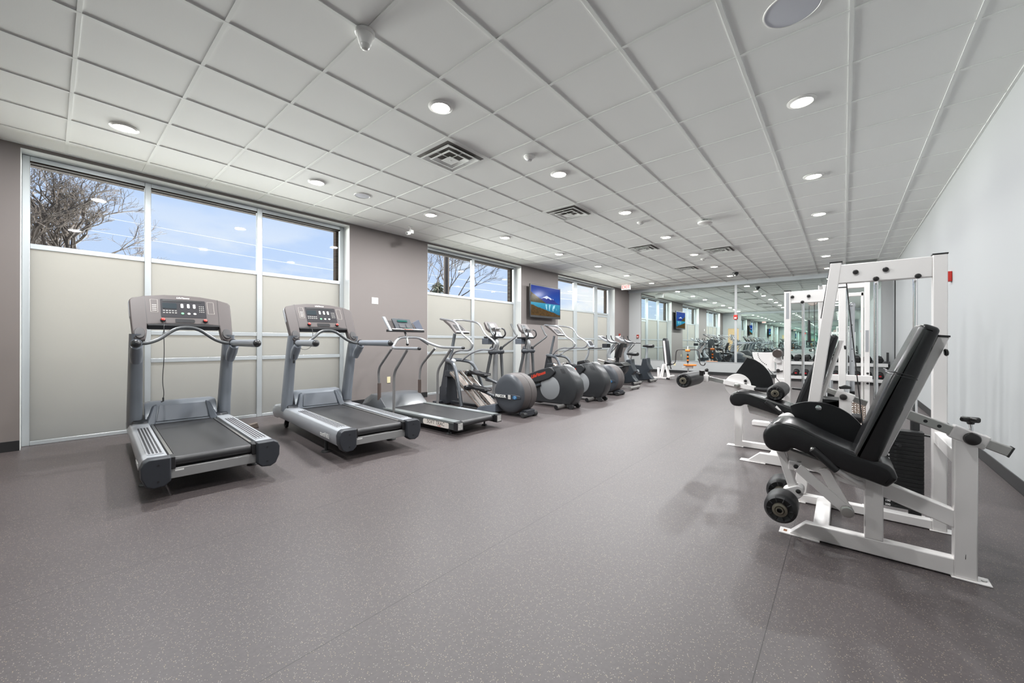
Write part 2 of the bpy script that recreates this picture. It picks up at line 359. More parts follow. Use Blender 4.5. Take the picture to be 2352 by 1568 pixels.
# header band over the end mirror and its twin at the back
b = MB(); b.box(XM-0.05, XM-0.0005, YR+0.001, YL-0.001, 3.045, ZC-0.001); struct(b.build('trim_3', HEADM, smooth=False), 'grey blue header band above the end wall mirrors')
b = MB(); b.box(XB+0.0005, XB+0.05, YR+0.001, YL-0.001, 3.045, ZC-0.001); struct(b.build('trim_4', HEADM, smooth=False), 'grey header band above the back wall mirrors')
# cove bases
b = MB(); h = 0.105; t = 0.008
for i in range(0, 4):
    x0 = [XB, 3.335, 8.04, 13.58][i]; x1 = [-0.195, 4.99, 9.785, XM][i]; b.box(x0+0.001, x1-0.001, YL-t, YL-0.0005, 0.0005, h)
struct(b.build('baseboard_left', BASEB, bevel=0.002))
b = MB(); b.box(XB, XM, YR+0.0005, YR+t, 0.0005, h); struct(b.build('baseboard_right', BASEB, bevel=0.002))
b = MB(); b.box(XM-t, XM-0.0005, YR+t, YL-t, 0.0005, h); struct(b.build('baseboard_end', BASEB, bevel=0.002))
b = MB(); b.box(XB+0.0005, XB+t, YR+t, DY0-0.01, 0.0005, h); struct(b.build('baseboard_back', BASEB, bevel=0.002))
# windows
HEAD_DARK = mat('dark_brown_strip', (0.012, 0.008, 0.006), 0.9, 0, 0.1)  # dark strip added at each pane head to cover the brightly lit frame underside
def window(n, a, c, panes, rails):
    f = MB(); y0, y1 = 6.675, 6.735; a += 0.006; c -= 0.006; zt = 3.117
    def bar(x0, x1, z0, z1, dy=0.0): f.box(x0, x1, y0-dy, y1, z0, z1)
    xs_ = [a]+[v for p in panes for v in p]+[c]
    for i in range(0, len(xs_), 2): bar(xs_[i], xs_[i+1], 0.001, zt)
    for k, (p, q) in enumerate(panes):
        bar(p, q, 3.062, zt, -0.002); bar(p, q, 2.122, 2.178, -0.002); bar(p, q, 0.001, 0.045, -0.002)
        if k in rails: bar(p, q, 1.207, 1.262, -0.002); bar(p, q, 0.856, 0.911, -0.002)
    w = struct(f.build('window_%d' % n, ALU, bevel=0.004))
    for k, (p, q) in enumerate(panes):
        g = MB(); g.box(p, q, 6.672, 6.736, 3.048, 3.0635); g.build('head_dark_strip', HEAD_DARK, w, smooth=False)
        g = MB(); g.box(p-0.003, q+0.003, 6.702, 6.708, 2.17, 3.07); g.build('clear_pane', GLASS, w, smooth=False)
        zs = [0.04, 0.86, 0.905, 1.21, 1.255, 2.13] if k in rails else [0.04, 2.13]
        for i in range(0, len(zs), 2):
            g = MB(); g.box(p-0.003, q+0.003, 6.702, 6.708, zs[i], zs[i+1]); g.build('frosted_pane', FROST, w, smooth=False)
    if n == 3:   # the last bay holds an inset casement
        p, q = panes[-1]; g = MB()
        for x0, x1, z0, z1 in ((p, p+0.05, 0.05, 2.12), (q-0.05, q, 0.05, 2.12), (p+0.05, q-0.05, 2.03, 2.10)): g.box(x0, x1, 6.685, 6.73, z0, z1)
        g.build('casement_frame', ALU, w, bevel=0.003)
for n, (a, c, p) in enumerate(OPEN): window(n+1, a, c, p, (1, 2) if n == 0 else (0, 1, 2) if n == 1 else (0, 1, 2))
# mirrors: end wall and back wall
def mirror(x, y0, y1, side, label, z0=0.452, z1=3.043):
    t = thing('wall_mirror', label, 'mirror', (x, (y0+y1)/2, z0), group='mirror panels facing each other on the short walls')
    g = MB(); w = (y1-y0)/2-0.0012; x1 = -side*0.006; g.box(-side*0.0008, x1, -w, w, 0, z1-z0); g.build('glass', MIRROR, t, smooth=False)
    g = MB(); g.box(-side*0.0008, -side*0.010, -w, w, -0.010, 0.004); g.build('bottom_channel', ALU, t, smooth=False)
    return t
EM = [(3.92, 6.0, 'tall mirror panel on the far wall nearest the windows, end left one'),
      (2.785, 3.92, 'mirror panel on the far wall left of the white strip with red alarm'),
      (0.98, 2.71, 'mirror panel on the far wall just right of the white strip with red alarm'),
      (-0.80, 0.98, 'rightmost mirror panel on the far wall, above the dumbbell rack end')]
for y0, y1, l in EM: mirror(XM, y0, y1, 1, l)
for y0, y1, l in ((3.9, 5.36, 'mirror panel on the back wall beside the wooden door, seen in reflection'), (2.785, 3.9, 'mirror panel on the back wall second from the wooden door, seen in reflection'), (0.9, 2.71, 'mirror panel on the back wall third from the wooden door, seen in reflection'), (-0.9, 0.9, 'mirror panel on the back wall farthest from the wooden door, seen in reflection')): mirror(XB, y0, y1, -1, l)
b = MB(); b.box(XM-0.012, XM-0.0005, 2.712, 2.783, 0.45, 3.044); struct(b.build('trim_5', WALLW, bevel=0.001), 'white strip between the end wall mirrors')
# ================================================================ ceiling things
EMIT = mat('lamp_lens', (0.9, 0.9, 0.88), 0.4, emit=(1.0, 0.94, 0.84), es=14.0)
def downlight():
    t = thing('ceiling_light', '', 'ceiling light', group='recessed round downlights in three rows')
    g = MB(); g.lathe([(0.078, -0.012), (0.082, -0.013), (0.104, -0.004), (0.104, 0.0), (0.078, 0.0)], n=40, cap=False); g.build('trim_ring', WPLAST, t)
    g = MB(); g.lathe([(0.0, -0.016), (0.045, -0.0145), (0.0775, -0.010), (0.0775, -0.002), (0, -0.002)], n=32); g.build('lens', EMIT, t)
    ld = bpy.data.lights.new('lamp_beam', 'AREA'); ld.shape = 'DISK'; ld.size = 0.15; ld.energy = LAMP_W; ld.color = LAMP_C
    lo = bpy.data.objects.new('lamp_beam', ld); COL.objects.link(lo); lo.parent = t; lo.location = (0, 0, -0.022)
    return t
first = downlight()
rows = {0: 'window side row', 1: 'middle row', 2: 'right wall row'}
ords = ['first and nearest', 'second', 'third', 'fourth', 'fifth', 'sixth', 'seventh', 'eighth']
n = 0; beams = []
for r in range(3):
    ld = bpy.data.lights.new('lamp_beam', 'AREA'); ld.shape = 'DISK'; ld.size = 0.15; ld.energy = LAMP_W*LAMP_ROW[r]; ld.color = LAMP_C; beams.append(ld)
for r, off in ((0, 0), (1, 1), (2, 2)):
    for k in range(0 if r == 1 else 1 if r == 2 else 0, 8):
        x, y = LAMPS_ALL[r*8+k]; w = ords[k-off] + (' and farthest' if k == 7 else '')
        lab = 'lit round downlight, %s one in view of the %s' % (w, rows[r]) if k >= off else 'round downlight of the %s, above the camera and out of view' % rows[r]
        if n == 0: first.location = (x, y, ZC-0.001); first['label'] = lab
        else: o = dup(first, (x, y, ZC-0.001), 0, lab)
        for c in (first if n == 0 else o).children:
            if c.type == 'LIGHT' and c.data.type == 'AREA': c.data = beams[r]
        n += 1
GRM = mat('dark_duct', (0.16, 0.15, 0.14), 0.8)
def diffuser():
    t = thing('air_diffuser', '', 'air vent', group='square louvred air diffusers in the ceiling')
    w = 0.285
    g = MB(); g.box(-w, w, -w, w, 0.0012, 0.003); g.build('duct_back', GRM, t, smooth=False)
    def ring(r0, z0, r1, z1, th=0.004):
        g = MB(); O = []
        for r, z in ((r0, z0), (r1, z1), (r1-0.004, z1+th), (r0-0.004, z0+th)):
            O.append([(-r, -r, z), (r, -r, z), (r, r, z), (-r, r, z)])
        g.loft(O+[O[0]], cap=False); return g
    ring(0.297, -0.001, 0.262, 0.0).build('frame', GRIDW, t)
    for r0, r1, z in ((0.232, 0.176, -0.022), (0.156, 0.108, -0.028)):
        g = ring(r0, z, r1, z+0.02); O = []
        for r, zz in ((r0+0.002, z), (r0-0.012, z-0.001), (r0-0.012, z+0.003), (r0+0.002, z+0.004)): O.append([(-r, -r, zz), (r, -r, zz), (r, r, zz), (-r, r, zz)])
        g.loft(O+[O[0]], cap=False); g.build('louvre', GRIDW, t)
    g = MB(); g.box(-0.072, 0.072, -0.072, 0.072, -0.036, -0.033); g.cyl((0,0,-0.039),(0,0,-0.033),0.012); g.box(-0.2, 0.2, -0.004, 0.004, -0.012, -0.006); g.box(-0.004, 0.004, -0.2, 0.2, -0.012, -0.006); g.build('centre_plate', GRIDW, t, bevel=0.002)
    return t
def cell(i, j): return (0.1166+0.6096*(i+0.5), 6.668-0.6096*(j+0.5))
dl = ['large square air diffuser nearest the camera, between first two middle downlights', 'second nearest square air diffuser, beyond the nearest round smoke detector', 'third square air diffuser, far middle of the ceiling', 'fourth and farthest square air diffuser by the far wall', 'square air diffuser set off to the right by the round access point']
df = diffuser()
for n, (i, j) in enumerate(((4, 5), (8, 5), (13, 5), (18, 5), (15, 7))):
    x, y = cell(i, j)
    if n == 0: df.location = (x-0.09, y, ZC-0.004) if False else (x, y, ZC-0.004); df['label'] = dl[0]
    else: dup(df, (x, y, ZC-0.004), 0, dl[n])
b = MB(); x, y = cell(21, 11); b.box(x-0.29, x+0.29, y-0.29, y+0.29, ZC-0.012, ZC-0.0055)
gr = tag(b.build('return_air_grille', mat('grille_grey', (0.27, 0.28, 0.26), 0.7), bevel=0.002), 'dark grey return air grille in the ceiling over the white machine tower', 'air vent')
def ceil_speaker(x, y, r, label):
    t = thing('ceiling_speaker', label, 'speaker', (x, y, ZC-0.001), group='round speakers set in the ceiling')
    g = MB(); g.lathe([(r-0.008, -0.004), (r-0.006, -0.007), (r, -0.006), (r+0.002, 0)], n=48, cap=False); g.build('rim', WPLAST, t)
    g = MB(); g.lathe([(0, -0.006), (r*0.6, -0.0055), (r-0.006, -0.004), (r-0.006, -0.001), (0, -0.001)], n=48); g.build('grille', mat('speaker_mesh', (0.62, 0.64, 0.70), 0.6), t)
ceil_speaker(2.92, 0.24, 0.15, 'large round grey ceiling speaker cut by the top of the photo')
ceil_speaker(2.82, 5.13, 0.105, 'small round white ceiling speaker beyond the second window side downlight')
def detector(x, y, r, h, label, name='smoke_detector', cat='smoke detector'):
    t = thing(name, label, cat, (x, y, ZC-0.001))
    g = MB(); g.lathe([(r, 0), (r, -0.012), (r*0.92, -0.016)], n=36); g.build('base', WPLAST, t)
    g = MB(); g.lathe([(r*0.86, -0.015), (r*0.84, -h*0.6), (r*0.5, -h), (0, -h)], n=36); g.build('sensor_head', WPLAST, t)
    g = MB(); g.lathe([(r*0.45, -h*0.98), (r*0.38, -h*1.25), (0, -h*1.3)], n=24); g.build('sensor_cap', mat('detector_grey', (0.45, 0.45, 0.45), 0.5), t)
    return t
detector(3.40, 2.63, 0.062, 0.040, 'round white smoke detector beyond the nearest air diffuser')
detector(6.49, 2.63, 0.060, 0.030, 'small flat white smoke detector between second and third middle downlights')
detector(10.31, 2.61, 0.060, 0.035, 'white smoke detector near the fourth air diffuser, beside a downlight')
t = thing('wireless_access_point', 'flat round white access point hung from the ceiling grid', 'access point', (7.06, 1.76, ZC-0.006))
g = MB(); g.box(-0.05, 0.05, -0.05, 0.05, -0.02, 0); g.build('bracket', STEEL, t, bevel=0.003)
g = MB(); g.lathe([(0.10, -0.018), (0.115, -0.028), (0.112, -0.05), (0.07, -0.062), (0, -0.064)], n=40); g.build('housing', WPLAST, t)
# occupancy sensor on a grid crossing, nearest the camera
t = thing('motion_sensor', 'cone shaped white motion sensor on a grid crossing, top of the photo', 'motion sensor', (1.336, 2.401, ZC-0.005))
g = MB(); g.lathe([(0.062, 0), (0.062, -0.016), (0.058, -0.02)], n=40); g.build('base', WPLAST, t)
g = MB(); g.lathe([(0.054, -0.019), (0.050, -0.032), (0.040, -0.075), (0.034, -0.085)], n=40); g.build('body', WPLAST, t)
g = MB(); g.lathe([(0.033, -0.084), (0.030, -0.10), (0.020, -0.112), (0, -0.117)], n=32); g.build('lens', mat('milky_lens', (0.62, 0.62, 0.60), 0.3), t)
# dome camera
t = thing('dome_camera', 'black dome security camera on the ceiling near the far wall', 'camera', (12.92, 2.40, ZC-0.005))
g = MB(); g.lathe([(0.075, 0), (0.078, -0.03), (0.066, -0.062)], n=32); g.build('base', BLACKP, t)
g = MB(); g.ball((0, 0, -0.06), 0.052, 20); g.build('dome', mat('dark_dome', (0.02, 0.02, 0.02), 0.08), t)
g = MB(); g.ball((-0.03, 0.0, -0.085), 0.028, 14); g.build('lens', WPLAST, t)
# bullet camera by the window side
t = thing('bullet_camera', 'small white bullet camera under the ceiling between first two windows', 'camera', (4.13, 5.86, ZC-0.001))
g = MB(); g.lathe([(0.035, 0), (0.035, -0.02)], n=24); g.cyl((0,0,-0.02),(0,0,-0.06),0.01); g.build('mount', WPLAST, t)
g = MB(); g.box(-0.01, 0.055, -0.03, 0.03, -0.12, -0.055); g.build('body', WPLAST, t, bevel=0.006)
g = MB(); g.cyl((-0.01, 0.0, -0.115), (-0.075, -0.01, -0.135), 0.030, n=20); g.build('barrel', WPLAST, t, bevel=0.003)
g = MB(); g.cyl((-0.075, -0.01, -0.135), (-0.079, -0.0105, -0.1363), 0.02, n=16); g.build('lens', BLACKP, t)
# exit sign, hung from the ceiling by the far corner, facing back down the room
t = thing('exit_sign', 'white exit sign with red letters under the ceiling by the far corner', 'exit sign', (13.2, 5.88, ZC-0.001))
g = MB(); g.box(-0.02, 0.02, -0.165, 0.165, -0.185, -0.012); g.build('housing', WPLAST, t, bevel=0.004)
g = MB(); g.box(-0.03, 0.03, -0.07, 0.07, -0.014, 0); g.build('canopy', WPLAST, t, bevel=0.003)
EXR = mat('exit_red', (0.9, 0.08, 0.08), 0.4, emit=(1.0, 0.06, 0.06), es=0.7)
text('lettering', 'EXIT', 0.150, EXR, t, (-0.0215, 0, -0.10), (0, -1, 0), (0, 0, 1), 0.001, bold=0.001)
# wall plates and outlets
def plate(name, x, y, z, nrm, w, h, label, cat, m=IVORY, kind='outlet'):
    t = thing(name, label, cat, (x, y, z)); nx, ny = nrm; sx, sy = -ny, nx
    g = MB(); g.beam((nx*0.0005, ny*0.0005, 0), (nx*0.006, ny*0.006, 0), w, h); g.build('cover_plate', m, t, bevel=0.0015)
    if kind == 'outlet':
        for dz in (-0.02, 0.02):
            g = MB(); g.cyl((nx*0.0055, ny*0.0055, dz), (nx*0.0075, ny*0.0075, dz), 0.014, n=18); g.build('socket', m, t)
    else:
        for k in (-1, 1):
            g = MB(); g.beam((sx*w/4*k+nx*0.0055, sy*w/4*k+ny*0.0055, 0), (sx*w/4*k+nx*0.009, sy*w/4*k+ny*0.009, 0), w*0.2, h*0.35); g.build('rocker', m, t, bevel=0.001)
plate('switch_plate', 3.814, YL, 1.868, (0, -1), 0.125, 0.115, 'white double wall plate high on the pier between first two windows', 'wall plate', WPLAST, 'sw')
plate('wall_outlet', 4.10, YL, 0.415, (0, -1), 0.07, 0.115, 'ivory outlet low on the pier behind the third treadmill', 'outlet')
plate('wall_outlet', 8.29, YL, 0.43, (0, -1), 0.07, 0.115, 'ivory outlet low on the pier under the television', 'outlet')
plate('wall_outlet', 10.17, YR, 0.32, (0, 1), 0.07, 0.115, 'ivory outlet low on the right wall, farther of two', 'outlet')
plate('wall_outlet', XM, 4.73, 0.33, (-1, 0), 0.07, 0.115, 'ivory outlet on the end wall behind the padded bench', 'outlet')
# fire alarm strobes and pull stations
def strobe(x, y, z, nrm, label, h=0.125, w=0.09):
    t = thing('fire_alarm_strobe', label, 'fire alarm', (x, y, z)); nx, ny = nrm
    g = MB(); g.beam((nx*0.0008, ny*0.0008, 0), (nx*0.045, ny*0.045, 0), w, h); g.build('housing', RED, t, bevel=0.006)
    g = MB(); g.beam((nx*0.044, ny*0.044, -h*0.2), (nx*0.055, ny*0.055, -h*0.2), w*0.6, h*0.3); g.build('flash_lens', WPLAST, t, bevel=0.004)
strobe(7.24, YR, 1.955, (0, 1), 'red fire alarm strobe on the right wall beside the white tower')
strobe(XM-0.012, 2.748, 1.97, (-1, 0), 'red fire alarm strobe on the white strip between far mirrors', 0.15, 0.11)
def pull(x, y, z, nrm, label):
    t = thing('fire_pull_station', label, 'fire alarm', (x, y, z)); nx, ny = nrm
    g = MB(); g.beam((nx*0.0008, ny*0.0008, 0), (nx*0.04, ny*0.04, 0), 0.085, 0.13); g.build('housing', mat('dark_red', (0.30, 0.03, 0.02), 0.4), t, bevel=0.004)
    g = MB(); g.beam((nx*0.04, ny*0.04, -0.02), (nx*0.05, ny*0.05, -0.02), 0.06, 0.03); g.build('pull_bar', WPLAST, t, bevel=0.002)
pull(XM, 6.12, 1.35, (-1, 0), 'dark red fire pull station on the end wall left of the mirrors')
pull(13.96, YL, 1.38, (0, -1), 'red fire pull station on the pier beyond the last window')
# television on its bracket, parallel to the window wall
def television():
    x0, x1, z0, z1, y = 8.20, 9.65, 1.785, 2.675, 6.31
    c = ((x0+x1)/2, y, (z0+z1)/2); t = thing('television', 'flat television showing a blue mountain lake, on the pier bracket', 'television', c)
    hx, hz = (x1-x0)/2, (z1-z0)/2
    g = MB(); g.box(-hx, hx, 0.0, 0.045, -hz, hz); g.build('bezel', BLACKP, t, bevel=0.006)
    g = MB(); g.box(-0.4, 0.4, 0.045, 0.07, -0.25, 0.25); g.build('rear_cover', BLACKP, t, bevel=0.01)
    g = MB(); g.box(-0.2, 0.2, 0.07, 0.176, -0.05, 0.05); g.box(-0.25, 0.25, 0.16, 0.1765, -0.15, 0.15); g.build('wall_bracket', STEEL, t)
    m = bpy.data.materials.new('lake_screen'); m.use_nodes = True; nt = m.node_tree; nt.nodes.clear(); N = nt.nodes.new; L = nt.links.new
    def math_(op, a, b_=None, c_=None):
        n = N('ShaderNodeMath'); n.operation = op
        for i, v in enumerate((a, b_, c_)):
            if v is None: continue
            if isinstance(v, (int, float)): n.inputs[i].default_value = v
            else: L(v, n.inputs[i])
        return n.outputs[0]
    tc = N('ShaderNodeTexCoord'); sp = N('ShaderNodeSeparateXYZ'); L(tc.outputs['Object'], sp.inputs[0])
    u = math_('DIVIDE', sp.outputs['X'], hx); v = math_('DIVIDE', sp.outputs['Z'], hz)
    def noise(sc, det=6, stretch=1.0, src='X'):
        cb = N('ShaderNodeCombineXYZ'); L(u, cb.inputs[0]); L(math_('MULTIPLY', v, stretch), cb.inputs[1]); n = N('ShaderNodeTexNoise'); n.inputs['Scale'].default_value = sc; n.inputs['Detail'].default_value = det; L(cb.outputs[0], n.inputs['Vector']); return n.outputs['Fac']
    def mix(f, a, b_):
        n = N('ShaderNodeMixRGB')
        if isinstance(f, (int, float)): n.inputs[0].default_value = f
        else: L(f, n.inputs[0])
        for i, c_ in ((1, a), (2, b_)):
            if isinstance(c_, tuple): n.inputs[i].default_value = (*c_, 1)
            else: L(c_, n.inputs[i])
        return n.outputs[0]
    sky = mix(math_('MULTIPLY_ADD', v, 0.5, 0.4), srgb(25, 95, 190), srgb(8, 30, 125))
    n1 = noise(3.2, 8, 0.0)
    peak = math_('SUBTRACT', 0.42, math_('MULTIPLY', math_('ABSOLUTE', math_('SUBTRACT', u, 0.06)), 0.55))
    ridge = math_('ADD', peak, math_('MULTIPLY', math_('SUBTRACT', n1, 0.5), 0.35))
    mt = math_('LESS_THAN', v, ridge)
    snow = math_('GREATER_THAN', math_('ADD', v, math_('MULTIPLY', noise(7, 6), 0.35)), 0.40)
    mcol = mix(snow, srgb(22, 40, 130), srgb(215, 225, 245))
    c1 = mix(mt, sky, mcol)
    lh = math_('SUBTRACT', math_('MULTIPLY', math_('SUBTRACT', -0.02, u), 0.62), 0.12); lhill = math_('LESS_THAN', v, math_('ADD', lh, math_('MULTIPLY', noise(5, 5, 0), 0.12)))
    c2 = mix(lhill, c1, mix(noise(9, 5), srgb(30, 28, 18), srgb(95, 80, 35)))
    lake = mix(math_('MULTIPLY_ADD', v, -1.2, -0.1), srgb(45, 150, 185), srgb(8, 80, 125))
    refl = math_('GREATER_THAN', noise(6, 6, 0.25), 0.60); lake = mix(math_('MULTIPLY', refl, math_('LESS_THAN', math_('ABSOLUTE', math_('ADD', v, 0.32)), 0.2)), lake, srgb(160, 220, 235))
    c3 = mix(math_('LESS_THAN', v, -0.08), c2, lake)
    fg = math_('LESS_THAN', v, math_('ADD', math_('MULTIPLY_ADD', u, -0.27, -0.58), math_('MULTIPLY', noise(3, 6, 0), 0.18)))
    c4 = mix(fg, c3, mix(noise(8, 6), srgb(12, 10, 6), srgb(110, 78, 28)))
    em = N('ShaderNodeEmission'); em.inputs[1].default_value = 0.8; L(c4, em.inputs[0]); o = N('ShaderNodeOutputMaterial')
    gl = N('ShaderNodeBsdfGlossy'); gl.inputs['Roughness'].default_value = 0.15; gl.inputs[0].default_value = (0.04, 0.04, 0.04, 1); ad = N('ShaderNodeAddShader'); L(em.outputs[0], ad.inputs[0]); L(gl.outputs[0], ad.inputs[1]); L(ad.outputs[0], o.inputs[0])
    g = MB(); g.box(-hx+0.03, hx-0.03, -0.002, 0.001, -hz+0.06, hz-0.03); g.build('screen', m, t, smooth=False)
television()
# ================================================================ outside
b = MB(); b.box(-60, 60, 7.03, 120, -0.5, -0.35); og = struct(b.build('ground', mat('winter_grass', (0.42, 0.41, 0.36), 0.95, var=0.3, vscale=0.8), smooth=False))
BARK = mat('grey_brown_bark', (0.070, 0.058, 0.052), 0.9); TWIG = mat('pale_twig', (0.066, 0.054, 0.047), 0.9)
NEED = mat('conifer_needles', (0.10, 0.11, 0.08), 0.9)
def bare_tree(x, y, h, label, seed, spread=1.0, depth=6, trunk_r=0.16):
    rnd = random.Random(seed); t = thing('bare_tree', label, 'tree', (x, y, -0.35)); g = MB(); tw = MB()
    def grow(p, d, l, r, lev):
        q = p+d*l; mid = (p+q)/2+Vector((rnd.uniform(-1,1), rnd.uniform(-1,1), rnd.uniform(-.5,.5)))*l*0.08
        mb = g if lev > 3 else tw
        mb.tube([p, mid, q], [r, r*0.68], 5 if lev > 3 else 3, 0)
        if lev == 0: return
        n = 3 if lev > 1 else 5
        for i in range(n):
            ax = Vector((rnd.uniform(-1,1), rnd.uniform(-1,1), rnd.uniform(-0.3,0.5))); nd = (d+ax*0.75*spread).normalized()
            if nd.z < -0.1: nd.z = 0.05
            st = q if i < 2 else p+(q-p)*rnd.uniform(0.45, 0.9)
            grow(st, nd, l*rnd.uniform(0.62, 0.85), r*0.62, lev-1)
    grow(Vector((0,0,0)), Vector((0.03,0,1)), h*0.24, trunk_r, depth)
    g.build('trunk', BARK, t); tw.build('twigs', TWIG, t)
bare_tree(-5.2, 15.5, 12.5, 'tall bare tree at the left edge of the first window', 3, 1.1, 8, 0.24)
bare_tree(0.4, 16.8, 8.4, 'broad bare tree in the first window left pane, right of the tallest', 11, 1.2, 8, 0.18)
bare_tree(3.5, 19.0, 4.6, 'small bare tree low behind the first window middle pane', 5, 1.3, 7, 0.1)
bare_tree(13.2, 18.6, 4.5, 'small bare tree low at the right end of the first window', 8, 1.2, 6, 0.1)
bare_tree(10.9, 13.6, 8.5, 'bare tree with forking limbs seen in the second window', 21, 1.2, 6, 0.07)
bare_tree(22.0, 18.5, 4.6, 'bare tree low in the third window', 31, 1.2, 6, 0.12)
t = thing('utility_pole', 'thick grey pole standing outside the second window', 'pole', (9.31, 11.0, -0.35))
g = MB(); g.cyl((0,0,0), (0,0,8.5), 0.11, 0.10, 20); g.build('pole', BARK, t)
def conifer(x, y, h, label, seed):
    rnd = random.Random(seed); t = thing('evergreen_tree', label, 'tree', (x, y, -0.35)); g = MB(); g.cyl((0,0,0),(0,0,h), 0.12, 0.02, 8); g.build('trunk', BARK, t); n = MB()
    for k in range(26):
        z = h*(0.12+0.86*k/26); r = (1-k/27)*h*0.30+0.1
        for i in range(13):
            a = rnd.uniform(0, 2*PI); e = Vector((math.cos(a)*r, math.sin(a)*r, z+rnd.uniform(-.15, .12))); s_ = Vector((0, 0, z)); n.tube([s_, (s_+e)/2+Vector((0,0,0.06)), e], [0.02, 0.006], 3)
            for q in range(5):
                f_ = rnd.uniform(0.3, 1); p = s_+(e-s_)*f_; n.tube([p, p+Vector((rnd.uniform(-.28,.28), rnd.uniform(-.28,.28), rnd.uniform(-.12,.02)))], [0.03, 0.008], 3)
    n.build('needled_branches', NEED, t)
conifer(11.9, 14.6, 4.4, 'drooping evergreen behind the pole in the second window', 4)
# overhead wires between poles outside
b = MB()
for z, y in ((5.6, 24.2), (6.3, 24.4)): b.tube([(-40, y, z+1.2), (0, y, z+0.2), (20, y, z), (60, y, z+1)], 0.005, 4, 8)
tag(b.build('overhead_wires', BLACKP), 'thin overhead wires crossing the sky outside the first window', 'wire')

